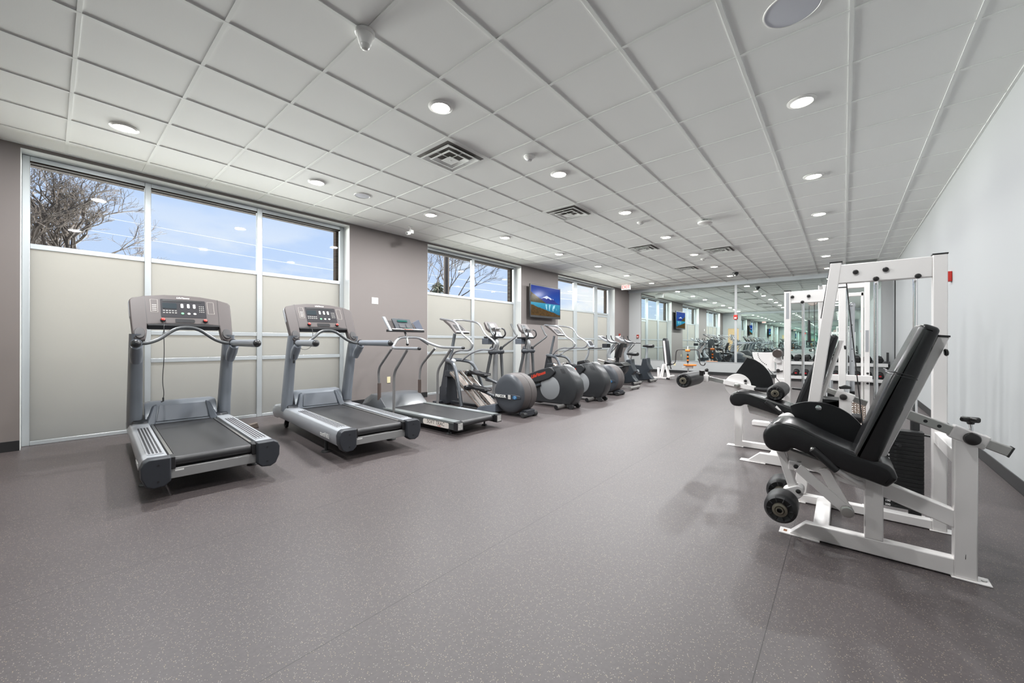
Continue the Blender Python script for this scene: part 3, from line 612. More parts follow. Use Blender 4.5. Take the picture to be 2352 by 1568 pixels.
# ================================================================ treadmills (user faces +y, rear at y = 0)
DASH = mat('grip_black', (0.05, 0.05, 0.055), 0.6)
SCREEN = mat('console_glass', (0.035, 0.034, 0.038), 0.22)
LCD = mat('dark_display', (0.022, 0.03, 0.036), 0.2)
BTN = mat('pale_button', (0.62, 0.60, 0.58), 0.45)
GREENB = mat('green_button', (0.18, 0.50, 0.26), 0.4)
BODY = mat('silver_blue_shell', (0.21, 0.23, 0.26), 0.36, 0.1, coat=0.2)
BODYL = mat('pale_silver_shell', (0.40, 0.42, 0.45), 0.32, 0.15, coat=0.25)
HOOD = mat('blue_grey_hood', (0.11, 0.125, 0.15), 0.38, 0.05)
CAPM = mat('dark_slate_cap', (0.027, 0.030, 0.037), 0.45)
def treadmill():
    t = thing('treadmill', '', 'treadmill', group='large matching silver treadmills facing the first window')
    for s in (-1, 1):
        prof = [(0.277,0.150),(0.277,0.300),(0.385,0.302),(0.410,0.290),(0.424,0.255),(0.420,0.19),(0.398,0.140),(0.36,0.118),(0.30,0.120)]
        g = MB(); R = []
        for y, zo, sc in ((0.02, 0, 1), (0.5, 0, 1), (1.5, 0.004, 1), (2.05, 0.0, 1), (2.22, -0.01, 0.96), (2.28, -0.03, 0.9)):
            R.append([(s*(0.34+(x-0.34)*sc), y, 0.21+(z-0.21)*sc+zo) for x, z in prof])
        g.loft(R); rail = g.build('side_rail', BODYL, t, bevel=0.005, seg=3)
        g = MB(); R = []
        for y, sc in ((0.03, 1.03), (-0.035, 1.04), (-0.055, 0.98)):
            R.append([(s*(0.345+(x-0.345)*sc), y, 0.21+(z-0.21)*sc) for x, z in [(0.268,0.135),(0.268,0.302),(0.385,0.304),(0.412,0.288),(0.427,0.25),(0.424,0.18),(0.398,0.118),(0.36,0.098),(0.30,0.105)]])
        g.loft(R); cap = g.build('end_cap', CAPM, t, bevel=0.006, seg=3)
        for z in (0.26, 0.145):
            g = MB(); g.cyl((s*0.335, -0.058, z), (s*0.335, -0.052, z), 0.006, n=12); g.build('screw', BLACKP, cap)
        # step pad with grip dashes
        g = MB(); pts = rounded([(s*0.292,0.12,0),(s*0.292,1.38,0),(s*0.385,1.38,0),(s*0.385,0.12,0),(s*0.292,0.12,0)], 0.03, 4)
        g.prism([(p.x, p.y) for p in pts[:-1]], 'z', 0.3005, 0.3045)
        g.m = 1
        for i in range(48):
            y = 0.15+i*0.0252
            for k in range(4): g.box(s*(0.300+k*0.021), s*(0.300+k*0.021+0.012), y, y+0.009, 0.3045, 0.3072)
        g.build('step_pad', [mat('pad_grey', (0.30, 0.31, 0.325), 0.5), DASH], t, smooth=False)
        g = MB(); g.cyl((s*0.36, 0.47, 0.001), (s*0.36, 0.47, 0.016), 0.052, 0.045, 28); g.cyl((s*0.36, 0.47, 0.014), (s*0.36, 0.47, 0.125), 0.017, n=16); g.build('foot', RUBBER, t, bevel=0.002)
        g = MB(); g.cyl((s*0.30, 2.02, 0.041), (s*0.335, 2.02, 0.041), 0.040, n=24); g.beam((s*0.317, 2.02, 0.041), (s*0.317, 1.96, 0.14), 0.05, 0.03); g.build('wheel', RUBBER, t, bevel=0.003)
        # upright, an oval column leaning back
        g = MB(); R = []
        for y, z, w, d in ((1.80,0.255,0.062,0.088),(1.77,0.45,0.060,0.082),(1.68,0.80,0.056,0.074),(1.60,1.06,0.054,0.068),(1.55,1.20,0.052,0.064)):
            R.append([(s*(0.372)+w*math.copysign(abs(math.cos(a))**0.8, math.cos(a)), y+d*math.copysign(abs(math.sin(a))**0.8, math.sin(a)), z) for a in [2*PI*i/24 for i in range(24)]])
        g.loft(R); g.build('upright', BODY, t)
        g = MB(); g.loft([[(s*x, y, z) for x, y, z in r] for r in ([(0.255,1.63,0.262),(0.325,1.60,0.262),(0.40,1.64,0.262),(0.40,1.90,0.262),(0.255,1.95,0.262)], [(0.255,1.655,0.32),(0.32,1.65,0.33),(0.39,1.68,0.33),(0.39,1.90,0.34),(0.255,1.95,0.36)])]); g.build('upright_shoe', CAPM, t, bevel=0.012, seg=3)
        # side handle: bracket, grip, black end
        g = MB(); g.tube([(s*0.375,1.50,0.93),(s*0.378,1.44,1.0),(s*0.381,1.33,1.085)], [0.040,0.050,0.040], 20, 4); g.build('handle_bracket', BODY, t)
        hd = MB(); hd.tube([(s*0.374,1.345,1.113),(s*0.38,1.30,1.113),(s*0.418,0.61,1.111)], [0.034,0.038,0.037], 20); hd = hd.build('side_handle', BODY, t)
        g = MB(); g.ball((s*0.419, 0.607, 1.111), (0.032, 0.036, 0.032), 20); g.build('end_plug', BLACKP, hd)
        g = MB(); g.cyl((s*0.3735,1.35,1.113),(s*0.3745,1.335,1.113), 0.041, n=20); g.build('collar', BLACKP, hd)
    # deck, belt and rollers
    g = MB(); g.box(-0.268, 0.268, 0.06, 1.75, 0.20, 0.262); g.build('deck', BLACKP, t, smooth=False)
    g = MB(); prof = [(1.70,0.284)]+[(0.045-0.034*math.sin(a), 0.250+0.034*math.cos(a)) for a in [PI*i/10 for i in range(11)]]+[(1.70,0.216)]
    g.prism(prof, 'x', -0.236, 0.236); g.build('running_belt', BELT, t, sharp=50)
    for s in (-1, 1):
        g = MB(); g.box(s*0.242, s*0.262, 0.10, 1.62, 0.262, 0.290); g.build('belt_guard', BRUSHED, t, bevel=0.002)
        g = MB(); g.box(s*0.238, s*0.272, -0.01, 0.10, 0.205, 0.292); g.build('roller_bracket', BLACKP, t, bevel=0.004)
    g = MB(); g.box(-0.268, 0.268, 0.0, 0.03, 0.135, 0.205); cb = g.build('rear_crossbar', mat('grey_steel_bar', (0.30,0.30,0.30), 0.4, 0.3), t, bevel=0.003)
    g = MB(); g.box(-0.24, -0.19, -0.0006, 0.001, 0.185, 0.197); g.build('sticker', WPLAST, cb, smooth=False)
    # motor hood with a scooped rear face
    g = MB(); R = []
    for x, k in ((-0.30,0.94),(-0.26,1.0),(-0.235,1.0),(0.235,1.0),(0.26,1.0),(0.30,0.94)):
        R.append([(x, y, 0.20+(z-0.20)*k) for y, z in [(1.665,0.20),(1.665,0.285),(1.70,0.30),(1.735,0.38),(1.775,0.455),(1.82,0.490),(1.88,0.497),(2.02,0.480),(2.16,0.40),(2.235,0.29),(2.25,0.19)]])
    g.loft(R); g.build('motor_hood', BODY, t, bevel=0.006, seg=2)
    g = MB(); g.poly3([(-0.215,1.688,0.300),(0.215,1.688,0.300),(0.185,1.7625,0.455),(-0.185,1.7625,0.455)], (0,-0.004,0.002)); g.build('hood_scoop', HOOD, t, bevel=0.002)
    for s in (-1, 1):
        g = MB(); g.loft([[(s*x, y, z) for x, y, z in r] for r in ([(0.225,1.65,0.265),(0.30,1.60,0.265),(0.30,2.1,0.265),(0.225,2.1,0.265)], [(0.20,1.75,0.47),(0.235,1.76,0.46),(0.30,2.0,0.42),(0.20,2.0,0.48)])]); g.build('hood_shoulder', HOOD, t, bevel=0.012, seg=3)
    # console: an arched slab with two ears reaching down to the uprights
    B = Vector((0, 1.475, 1.135)); S = Vector((0, 0.53, 0.848)); Nn = Vector((0, -0.848, 0.53)); Xx = Vector((1, 0, 0))
    def F(x, s_, d=0.0): return B+Xx*x+S*s_+Nn*d
    out = [(-0.392,0.03),(-0.355,-0.005),(-0.312,0.02),(-0.298,0.10),(-0.292,0.195),(-0.15,0.205),(0,0.208),(0.15,0.205),(0.292,0.195),(0.298,0.10),(0.312,0.02),(0.355,-0.005),(0.392,0.03),(0.402,0.10),(0.412,0.30),(0.418,0.485),(0.40,0.512),(0.30,0.548),(0.15,0.574),(0,0.582),(-0.15,0.574),(-0.30,0.548),(-0.40,0.512),(-0.418,0.485),(-0.412,0.30),(-0.402,0.10)]
    g = MB(); g.poly3([F(x, s_) for x, s_ in out], -Nn*0.085); con = g.build('console', BROWNG, t, bevel=0.010, seg=3)
    g = MB(); e = 0.006; g.poly3([F(x*1.012, s_+ (0.006 if s_ > 0.45 else 0), -0.03) for x, s_ in out if s_ > 0.28], -Nn*0.05); g.build('console_rim', BODYL, con, bevel=0.010, seg=3)
    g = MB(); g.poly3([F(-0.29,0.175,0.004),(F(0.29,0.175,0.004)),F(0.29,0.197,0.004),F(0,0.212,0.006),F(-0.29,0.197,0.004)], -Nn*0.075); g.build('lower_lip', BLACKP, con, bevel=0.006)
    def panel(name, x0, x1, s0, s1, m, d=0.002, th=0.003, r=0.01, par=con):
        q = MB(); p = rounded([(x0,(s0+s1)/2,0),(x0,s1,0),(x1,s1,0),(x1,s0,0),(x0,s0,0),(x0,(s0+s1)/2,0)], r, 4)
        q.poly3([F(v.x, v.y, d) for v in p[:-1]], -Nn*th); return q.build(name, m, par, smooth=False)
    panel('display_panel', -0.185, 0.188, 0.285, 0.515, SCREEN, 0.002)
    panel('display_slot', -0.165, 0.155, 0.486, 0.510, BLACKP, 0.004)
    panel('screen', -0.170, -0.055, 0.395, 0.465, LCD, 0.0045)
    panel('reading_shelf_slot', -0.075, 0.085, 0.222, 0.268, BLACKP, 0.003, 0.004, 0.022)
    for i, x in enumerate((-0.012, 0.040, 0.090)):
        panel('up_down_button', x-0.011, x+0.011, 0.408, 0.462, BTN, 0.005, 0.004, 0.010)
        q = MB(); q.lathe([(0.0135, 0), (0.012, 0.004), (0, 0.005)], F(x, 0.337, 0.002), Nn, 20); q.build('round_button', (GREENB, BTN, BTN)[i], con)
    for k in range(10): panel('program_button', -0.168+0.0235*(k % 5), -0.152+0.0235*(k % 5), 0.362-0.026*(k//5), 0.374-0.026*(k//5), mat('grey_button', (0.25,0.24,0.23), 0.5), 0.004, 0.003, 0.003)
    for k in range(12): panel('number_key', 0.130+0.0165*(k % 3), 0.140+0.0165*(k % 3), 0.432-0.024*(k//3), 0.443-0.024*(k//3), MAT['grey_button'], 0.004, 0.003, 0.003)
    for s in (-1, 1):
        q = MB(); q.lathe([(0.022, 0.0), (0.022, 0.012), (0.019, 0.016)], F(s*0.172, 0.246, 0), Nn, 24); q.build('stop_collar', BLACKP, con)
        q = MB(); q.lathe([(0.016, 0.014), (0.016, 0.022), (0.010, 0.027), (0, 0.028)], F(s*0.172, 0.246, 0), Nn, 24); q.build('stop_button', RED, con)
        q = MB(); o_ = F(s*0.350, 0.085, 0); R = []
        for rr, d in ((1.0, -0.002), (1.0, 0.008), (0.93, 0.013), (0.0, 0.014)):
            R.append([o_+Xx*0.040*max(rr,1e-3)*math.cos(a)+S*0.062*max(rr,1e-3)*math.sin(a)+Nn*d for a in [2*PI*i/28 for i in range(28)]])
        q.loft(R); q.build('speaker_cover', mat('dark_taupe_cover', (0.040,0.038,0.040), 0.45), con)
    for s in (-1, 1):
        q = MB(); q.poly3([F(s*0.2905,0.205,0.0008),F(s*0.2935,0.205,0.0008),F(s*0.3035,0.545,0.0008),F(s*0.3005,0.545,0.0008)], -Nn*0.002); q.build('panel_joint', BLACKP, con, smooth=False)
    for s, n_ in ((-1, 4), (1, 0)):
        q = MB(); x0, x1, s0, s1 = s*0.205, s*0.262, 0.345, 0.505
        if x0 > x1: x0, x1 = x1, x0
        for a, b_, c_, d_ in ((x0,x1,s1-0.002,s1),(x0,x1,s0,s0+0.002),(x0,x0+0.002,s0,s1),(x1-0.002,x1,s0,s1)): q.poly3([F(a,c_,0.001),F(b_,c_,0.001),F(b_,d_,0.001),F(a,d_,0.001)], -Nn*0.002)
        for k in range(n_): q.poly3([F(x0+0.012,0.365+k*0.022,0.001),F(x1-0.010,0.365+k*0.022,0.001),F(x1-0.010,0.372+k*0.022,0.001),F(x0+0.012,0.372+k*0.022,0.001)], -Nn*0.002)
        q.build('info_panel', mat('faded_print', (0.45,0.42,0.38), 0.5), con, smooth=False)
    text('maker_logo', 'LifeFitness', 0.026, BTN, con, F(0, 0.540, 0.0012), (1,0,0), tuple(S), 0.0006, 0.35, bold=0.0008)
    # bent front bar
    g = MB(); g.tube([(-0.374,1.345,1.113),(-0.31,1.352,1.112),(-0.22,1.385,1.150),(-0.10,1.43,1.245),(0,1.44,1.268),(0.10,1.43,1.245),(0.22,1.385,1.150),(0.31,1.352,1.112),(0.374,1.345,1.113)], 0.0175, 16, 6); g.build('front_bar', mat('dark_grey_bar', (0.10,0.105,0.11), 0.3, 0.4), t)
    for s in (-1, 1): text('maker_logo', 'LifeFitness', 0.060, WPLAST if s < 0 else BTN, t, (s*0.4245, 0.33, 0.205), (0, -s*1, 0), (0, 0, 1), 0.0015, 0.35, bold=0.001)
    return t
tm = treadmill(); tm.location = (0.834, 3.70, 0); tm.rotation_euler = (0, 0, math.radians(-3.2)); tm['label'] = 'silver treadmill nearest the camera, in front of the first window, long cord hanging'
tm2 = dup(tm, (2.156, 3.548, 0), math.radians(-5.0), 'second silver treadmill from the left, beside the pier, short looped cord')
g = MB(); g.tube([(-0.172,1.60,1.335),(-0.174,1.50,1.30),(-0.178,1.46,1.22),(-0.176,1.45,1.0),(-0.186,1.455,0.75),(-0.178,1.45,0.62),(-0.182,1.45,0.56)], 0.0035, 6, 5); cd_ = g.build('safety_cord', BLACKP, tm)
g = MB(); g.tube([(-0.176,1.455,1.25),(-0.19,1.45,1.19),(-0.17,1.45,1.19),(-0.176,1.455,1.25)], 0.002, 5, 4); g.tube([(-0.182,1.45,0.57),(-0.182,1.45,0.535),(-0.197,1.445,0.53)], 0.0075, 8); g.build('clip', BLACKP, cd_)
g = MB(); g.tube([(-0.172,1.60,1.335),(-0.175,1.48,1.28),(-0.175,1.46,1.18),(-0.185,1.455,1.08),(-0.26,1.46,1.03),(-0.35,1.43,1.06)], 0.0028, 6, 6)
g.tube([(-0.40,1.42,1.14),(-0.405,1.41,1.04),(-0.40,1.41,0.90)], 0.0026, 6, 4); g.tube([(-0.40,1.42,1.14),(-0.39,1.41,1.03),(-0.398,1.41,0.92)], 0.0022, 6, 4); cd_ = g.build('safety_cord', BLACKP, tm2)
g = MB(); g.box(-0.41,-0.392,1.40,1.42,0.87,0.905); g.build('clip', BLACKP, cd_, bevel=0.003)
# ---------------------------------------------------------------- third treadmill, lower and open framed
def soft_treadmill():
    t = thing('treadmill', 'low grey treadmill with thin bent rails and reading trays, third from left', 'treadmill', (3.49, 3.50, 0))
    TUBE = mat('grey_painted_tube', (0.22, 0.215, 0.215), 0.35, 0.3)
    for s in (-1, 1):
        g = MB(); g.box(s*0.30, s*0.385, 0.02, 2.12, 0.075, 0.155); g.build('side_frame', mat('dark_green_grey_frame', (0.06, 0.065, 0.065), 0.35, 0.2), t, bevel=0.006)
        g = MB(); g.box(s*0.285, s*0.388, 0.02, 1.62, 0.155, 0.178); g.m = 1; g.box(s*0.30, s*0.375, 0.30, 0.75, 0.178, 0.1795); g.build('foot_rail', [mat('grey_rail_top', (0.22,0.24,0.24), 0.3, 0.2), BODYL], t, bevel=0.004)
        g = MB(); g.box(s*0.295, s*0.388, -0.04, 0.03, 0.075, 0.172); g.m = 1; g.box(s*0.305, s*0.38, -0.0415, -0.04, 0.085, 0.165); g.build('end_cap', [BLACKP, mat('torn_foil', (0.6,0.6,0.58), 0.35, 0.5, var=0.6, vscale=60)], t, bevel=0.003)
        g = MB(); g.cyl((s*0.31, 0.20, 0.001), (s*0.31, 0.20, 0.02), 0.04, 0.03, 20); g.cyl((s*0.31, 0.20, 0.02), (s*0.31, 0.20, 0.09), 0.012, n=12); g.build('foot', RUBBER, t)
        x = s*0.385
        g = MB(); g.tube([(x,1.28,0.10),(x,1.28,0.70),(x*1.0,0.97,1.02)], 0.0195, 14, rad=0.10); g.build('rear_post', TUBE, t)
        g = MB(); g.tube([(x*0.93,1.70,0.50),(x*0.97,1.70,0.735),(x,1.34,1.03)], 0.0175, 14, rad=0.10); p = g.build('front_post', TUBE, t)
        g = MB(); g.cyl((x*0.93,1.70,0.25), (x*0.93,1.70,0.52), 0.026, n=18); g.build('post_sleeve', mat('brown_sleeve', (0.11,0.08,0.07), 0.45), p)
        g = MB(); g.tube([(s*0.16,1.49,1.195),(s*0.30,1.40,1.08)], 0.011, 10); g.build('brace', TUBE, t)
    g = MB(); g.tube([(-0.385,0.72,1.04),(-0.385,1.34,1.04),(-0.19,1.46,1.195),(0.17,1.46,1.195),(0.30,1.36,1.10),(0.385,1.20,1.045),(0.385,0.70,1.04)], 0.0195, 16, rad=0.10); g.build('handrail', mat('silver_rail', (0.40,0.41,0.43), 0.28, 0.5), t)
    for s in (-1, 1):
        g = MB(); g.ball((s*0.385, 0.705, 1.04), (0.022,0.035,0.022), 14); g.build('handrail_plug', BLACKP, t)
    g = MB(); g.box(-0.275, 0.275, 0.05, 1.65, 0.11, 0.150); g.build('deck', BLACKP, t, smooth=False)
    g = MB(); prof = [(1.60,0.172)]+[(0.04-0.036*math.sin(a), 0.136+0.036*math.cos(a)) for a in [PI*i/10 for i in range(11)]]+[(1.60,0.10)]
    g.prism(prof, 'x', -0.262, 0.262); g.build('running_belt', BELT, t, sharp=50)
    g = MB(); R = []
    for x, k, dy in ((-0.43,0.45,0.10),(-0.36,0.95,0.0),(-0.20,1,0),(0.20,1,0),(0.36,0.95,0.0),(0.43,0.45,0.10)):
        R.append([(x, y+ (dy if y < 1.8 else -dy*0.3), 0.12+(z-0.12)*k) for y, z in [(1.50,0.12),(1.50,0.175),(1.66,0.31),(1.76,0.352),(1.92,0.350),(2.08,0.27),(2.15,0.12)]])
    g.loft(R); g.build('motor_hood', mat('mid_grey_hood', (0.085,0.09,0.098), 0.38, 0.05, coat=0.2), t, bevel=0.012, seg=3)
    # console on a short stem with folded reading trays each side
    g = MB(); g.tube([(-0.07,1.50,1.30),(-0.065,1.47,1.24),(-0.06,1.46,1.20)], 0.016, 12, 3); g.m = 1; g.cyl((-0.06,1.45,1.19), (-0.062,1.43,1.10), 0.019, n=16); g.m = 2; g.ball((-0.062,1.43,1.09), 0.022, 12); g.build('console_stem', [TUBE, CHROME, BLACKP], t)
    g = MB(); pts = rounded([(-0.335,1.55,0),(-0.29,1.44,0),(0,1.405,0),(0.26,1.43,0),(0.285,1.56,0),(-0.335,1.56,0),(-0.335,1.55,0)], 0.04, 4); g.prism([(p.x, p.y) for p in pts[:-1]], 'z', 1.272, 1.305); con = g.build('console', BLACKP, t, bevel=0.008, seg=3)
    g = MB(); g.m = 0
    for a, b_, mm in ((-0.28,-0.19,0),(-0.17,-0.11,0),(-0.08,0.04,1),(0.06,0.10,0),(0.12,0.25,0)):
        g.m = mm; g.poly3([(a,1.435,1.306),(b_,1.430,1.306),(b_,1.50,1.318),(a,1.50,1.318)], (0,0,0.004))
    g.m = 2; g.poly3([(-0.07,1.475,1.322),(0.03,1.475,1.322),(0.03,1.50,1.326),(-0.07,1.50,1.326)], (0,0,0.003)); g.build('key_strip', [BTN, mat('pale_red_key', (0.75,0.22,0.18), 0.5), mat('teal_key', (0.05,0.25,0.22), 0.5)], con, smooth=False)
    g = MB(); g.poly3([(-0.20,1.50,1.305),(0.115,1.50,1.305),(0.10,1.60,1.47),(0.0,1.603,1.477),(-0.19,1.60,1.48),(-0.215,1.60,1.475)], (0,0.03,-0.01)); g.build('display_panel', DARKP, con, bevel=0.006)
    g = MB(); g.poly3([(-0.14,1.566,1.425),(0.03,1.566,1.425),(0.03,1.582,1.45),(-0.14,1.582,1.45)], (0,-0.003,0.002)); g.build('screen', mat('green_lcd', (0.01,0.07,0.06), 0.2), con, smooth=False)
    g = MB(); g.poly3([(-0.13,1.515,1.335),(-0.04,1.515,1.335),(-0.04,1.55,1.39),(-0.13,1.55,1.39)], (0,-0.003,0.002)); g.poly3([(-0.01,1.515,1.335),(0.05,1.515,1.335),(0.05,1.55,1.39),(-0.01,1.55,1.39)], (0,-0.003,0.002)); g.build('keypad', MAT['grip_black'], con, smooth=False)
    g = MB(); g.poly3([(-0.335,1.46,1.285),(-0.30,1.45,1.285),(-0.35,1.56,1.49),(-0.385,1.57,1.49)], (0,0.03,0)); g.build('reading_tray', BODYL, con, bevel=0.003)
    g = MB(); g.poly3([(-0.30,1.52,1.30),(-0.20,1.52,1.30),(-0.225,1.59,1.44),(-0.30,1.59,1.44)], (0,0.03,0)); g.m = 1; g.poly3([(0.13,1.52,1.30),(0.17,1.52,1.30),(0.15,1.58,1.41),(0.12,1.58,1.41)], (0,0.03,0)); g.build('bottle_holder', [mat('dark_brown_plastic', (0.05,0.042,0.04), 0.4), MAT['taupe_grey_plastic']], con, bevel=0.003)
    g = MB(); g.poly3([(0.17,1.50,1.30),(0.26,1.46,1.30),(0.235,1.56,1.47),(0.15,1.60,1.42)], (0,0.02,0)); g.build('reading_tray', mat('slate_tray', (0.09,0.10,0.13), 0.25), con, bevel=0.003)
    # brand oval near the rear of the side frame
    g = MB(); pts = rounded([(0.12,0.115,0),(0.12,0.150,0),(0.62,0.150,0),(0.62,0.082,0),(0.12,0.082,0),(0.12,0.115,0)], 0.034, 6); g.prism([(p.x, p.y) for p in pts[:-1]], 'x', -0.3870, -0.3855); lb = g.build('name_plate', mat('cream_label', (0.68,0.63,0.58), 0.5), t, smooth=False)
    text('name_lettering', 'SOFT TRAC', 0.066, mat('dark_print', (0.06,0.05,0.05), 0.5), lb, (-0.3872, 0.37, 0.122), (0,-1,0), (0,0,1), 0.0004, 0.1)
    text('name_script', 'tread', 0.03, mat('red_print', (0.5,0.06,0.05), 0.5), lb, (-0.3873, 0.30, 0.094), (0,-1,0), (0,0,1), 0.0004, 0.3)
    return t
soft_treadmill()
# ================================================================ elliptical trainers
HSG = mat('housing_slate', (0.060, 0.066, 0.077), 0.36, 0.1)
HSG2 = mat('housing_warm_grey', (0.095, 0.084, 0.083), 0.52, 0.0, 0.35)
BLUE = mat('badge_blue', (0.02, 0.12, 0.28), 0.3)
def rear_wheel_elliptical():
    t = thing('elliptical_trainer', '', 'elliptical trainer', group='elliptical trainers with a round rear housing')
    # round drum housing: slate side discs around a warm grey rim
    cy, cz, r = 0.30, 0.335, 0.315
    def circ(rr, n=48, flat=0.0):
        P = []
        for i in range(n):
            a = 2*PI*i/n; y = cy+rr*math.cos(a); z = cz+rr*math.sin(a)*(1.0 if math.sin(a) > 0 else 0.97); P.append((y, max(z, 0.035)))
        return P
    g = MB(); g.loft([[(x, y, z) for y, z in circ(rr)] for x, rr in ((-0.15,0.300),(-0.12,0.312),(-0.004,0.315),(-0.003,0.309),(0.003,0.309),(0.004,0.315),(0.12,0.312),(0.15,0.300))]); drum = g.build('wheel_housing', HSG2, t, bevel=0.0, sharp=50)
    for s in (-1, 1):
        g = MB(); g.loft([[(s*x, y, z) for y, z in circ(rr)] for x, rr in ((0.149,0.300),(0.165,0.290),(0.185,0.255),(0.192,0.20),(0.194,0.001))]); g.build('side_disc', HSG, drum, sharp=60)
        g = MB(); pts = rounded([(0.045,0.285,0),(0.05,0.325,0),(0.20,0.335,0),(0.56,0.335,0),(0.58,0.255,0),(0.20,0.255,0),(0.045,0.285,0)], 0.04, 5)
        g.prism([(p.x, p.y) for p in pts[:-1]], 'x', s*0.188, s*0.199); bd = g.build('badge', mat('badge_dark', (0.04,0.045,0.055), 0.35), drum, bevel=0.004)
    g = MB(); g.box(-0.2005, -0.1985, 0.315, 0.56, 0.268, 0.322); g.build('name_plate', BLACKP, drum, smooth=False)
    text('name_lettering', 'PRECOR', 0.058, WPLAST, drum, (-0.2010, 0.437, 0.296), (0,-1,0), (0,0,1), 0.0005, bold=0.003)
    g = MB(); g.box(-0.2012, -0.1985, 0.235, 0.285, 0.263, 0.327); g.m = 1; g.box(-0.2014, -0.2010, 0.240, 0.28, 0.293, 0.296); g.box(-0.2014, -0.2010, 0.259, 0.261, 0.268, 0.322); g.build('model_plate', [BTN, GREYP], drum, smooth=False)
    g = MB(); g.m = 0; R = [[(-x, 0.155+ry*math.cos(a), 0.295+rz*math.sin(a)) for a in [2*PI*i/24 for i in range(24)]] for x, ry, rz in ((0.199,0.042,0.029),(0.2016,0.040,0.027),(0.2018,0.0004,0.0004))]; g.loft(R)
    g.m = 1; g.tube([(-0.2022, 0.155+0.018*math.cos(a), 0.295+0.014*math.sin(a)) for a in [2*PI*i/14 for i in range(13)]], 0.003, 6); g.build('badge_logo', [BLUE, mat('pale_blue', (0.3,0.45,0.6), 0.4)], drum)
    # rear foot and transport wheels
    g = MB(); g.box(-0.10, 0.10, 0.0, 0.16, 0.02, 0.11); g.box(-0.16, 0.16, 0.02, 0.09, 0.03, 0.08); g.build('rear_foot', CAPM, t, bevel=0.01)
    for s in (-1, 1):
        g = MB(); g.cyl((s*0.09, 0.03, 0.041), (s*0.165, 0.03, 0.041), 0.040, n=24); g.build('transport_wheel', RUBBER, t, bevel=0.006)
    # base beams and beige ramp
    g = MB(); g.loft([[(-0.20,0.55,0.03),(0.20,0.55,0.03),(0.20,0.55,0.16),(-0.20,0.55,0.16)],[(-0.22,0.95,0.025),(0.22,0.95,0.025),(0.20,0.93,0.075),(-0.20,0.93,0.075)]]); g.build('base_shroud', HOOD, t, bevel=0.008)
    g = MB(); g.box(-0.04, 0.04, 0.9, 1.95, 0.02, 0.07); g.box(-0.28, 0.28, 1.90, 1.99, 0.02, 0.075); g.build('base_beam', CAPM, t, bevel=0.008)
    RAMP = mat('champagne_ramp', (0.21,0.172,0.15), 0.5, 0.0)
    for s in (-1, 1):
        g = MB(); g.beam((s*0.12, 0.90, 0.075), (s*0.12, 1.62, 0.60), 0.17, 0.035, (0,0,1)); rp = g.build('ramp', RAMP, t, bevel=0.006)
        for k in (-1, 1):
            g = MB(); g.tube([(s*0.12+k*0.072,0.88,0.088),(s*0.12+k*0.072,1.60,0.613)], 0.008, 10); g.build('ramp_rail', CHROME, rp)
    # pedal arms with foot trays
    for s, yy, zz, ty in ((-1, 1.22, 0.335, 0.62), (1, 1.50, 0.545, 0.80)):
        x = s*0.14
        g = MB(); g.tube([(x, yy, zz+0.035), (x, yy-0.28, zz-0.01+0.02), (x*1.1, ty-0.12, zz*0.72)], [0.024,0.026,0.022], 14, 3); arm = g.build('pedal_arm', DARKP, t)
        g = MB(); g.cyl((x-0.07, yy, zz+0.03), (x+0.07, yy, zz+0.03), 0.038, n=20); g.build('ramp_roller', BLACKP, arm, bevel=0.006)
        g = MB(); a, b_ = Vector((x, yy-0.06, zz+0.065)), Vector((x, yy-0.46, zz-0.04+0.055)); d = (b_-a).normalized(); R = []
        for k, w, h in ((0,0.05,0.045),(0.12,0.085,0.035),(0.5,0.09,0.012),(1.0,0.085,0.03)):
            c = a+(b_-a)*k; R.append([c+Vector((-w,0,h)), c+Vector((-w,0,-0.012)), c+Vector((w,0,-0.012)), c+Vector((w,0,h)), c+Vector((w*0.85,0,0.004)), c+Vector((-w*0.85,0,0.004))])
        g.loft(R); g.build('foot_tray', BLACKP, arm, bevel=0.004)
    # front arch, tower shroud and column
    ARC = mat('slate_frame', (0.12,0.13,0.145), 0.3, 0.4)
    for s in (-1, 1):
        g = MB(); g.tube([(s*0.10,1.86,0.80),(s*0.16,1.72,0.795),(s*0.22,1.50,0.74),(s*0.26,1.36,0.50),(s*0.29,1.22,0.06)], 0.031, 16, 6); g.build('arch_leg', ARC, t)
    g = MB(); R = []
    for z, y0, y1, w in ((0.03,1.78,2.02,0.14),(0.30,1.80,2.02,0.13),(0.33,1.80,1.99,0.12),(0.60,1.83,1.95,0.085),(0.80,1.84,1.92,0.06)):
        R.append([(-w,y0,z),(w,y0,z),(w*0.8,y1,z),(-w*0.8,y1,z)])
    g.loft(R); g.build('tower_shroud', CAPM, t, bevel=0.012, seg=3)
    g = MB(); g.box(-0.10, 0.10, 1.62, 1.88, 0.50, 0.62); g.build('lift_motor', DARKP, t, bevel=0.02, seg=3)
    g = MB(); g.cyl((0,1.84,0.80), (0,1.72,1.27), 0.031, 0.028, 20); g.m = 1; g.lathe([(0.11,0.0),(0.09,0.02),(0.04,0.03)], (0,1.84,0.80), (0,-0.2,1), 24); g.build('column', [STEEL, SILVER], t)
    # console tilted to the user
    g = MB(); g.loft([[(-0.16,1.50,1.285),(0.16,1.50,1.285),(0.165,1.525,1.265),(-0.165,1.525,1.265)], [(-0.13,1.70,1.44),(0.13,1.70,1.44),(0.13,1.74,1.41),(-0.13,1.74,1.41)], [(-0.12,1.86,1.535),(0.12,1.86,1.535),(0.12,1.90,1.50),(-0.12,1.90,1.50)]]); con = g.build('console', HSG2, t, bevel=0.010, seg=3)
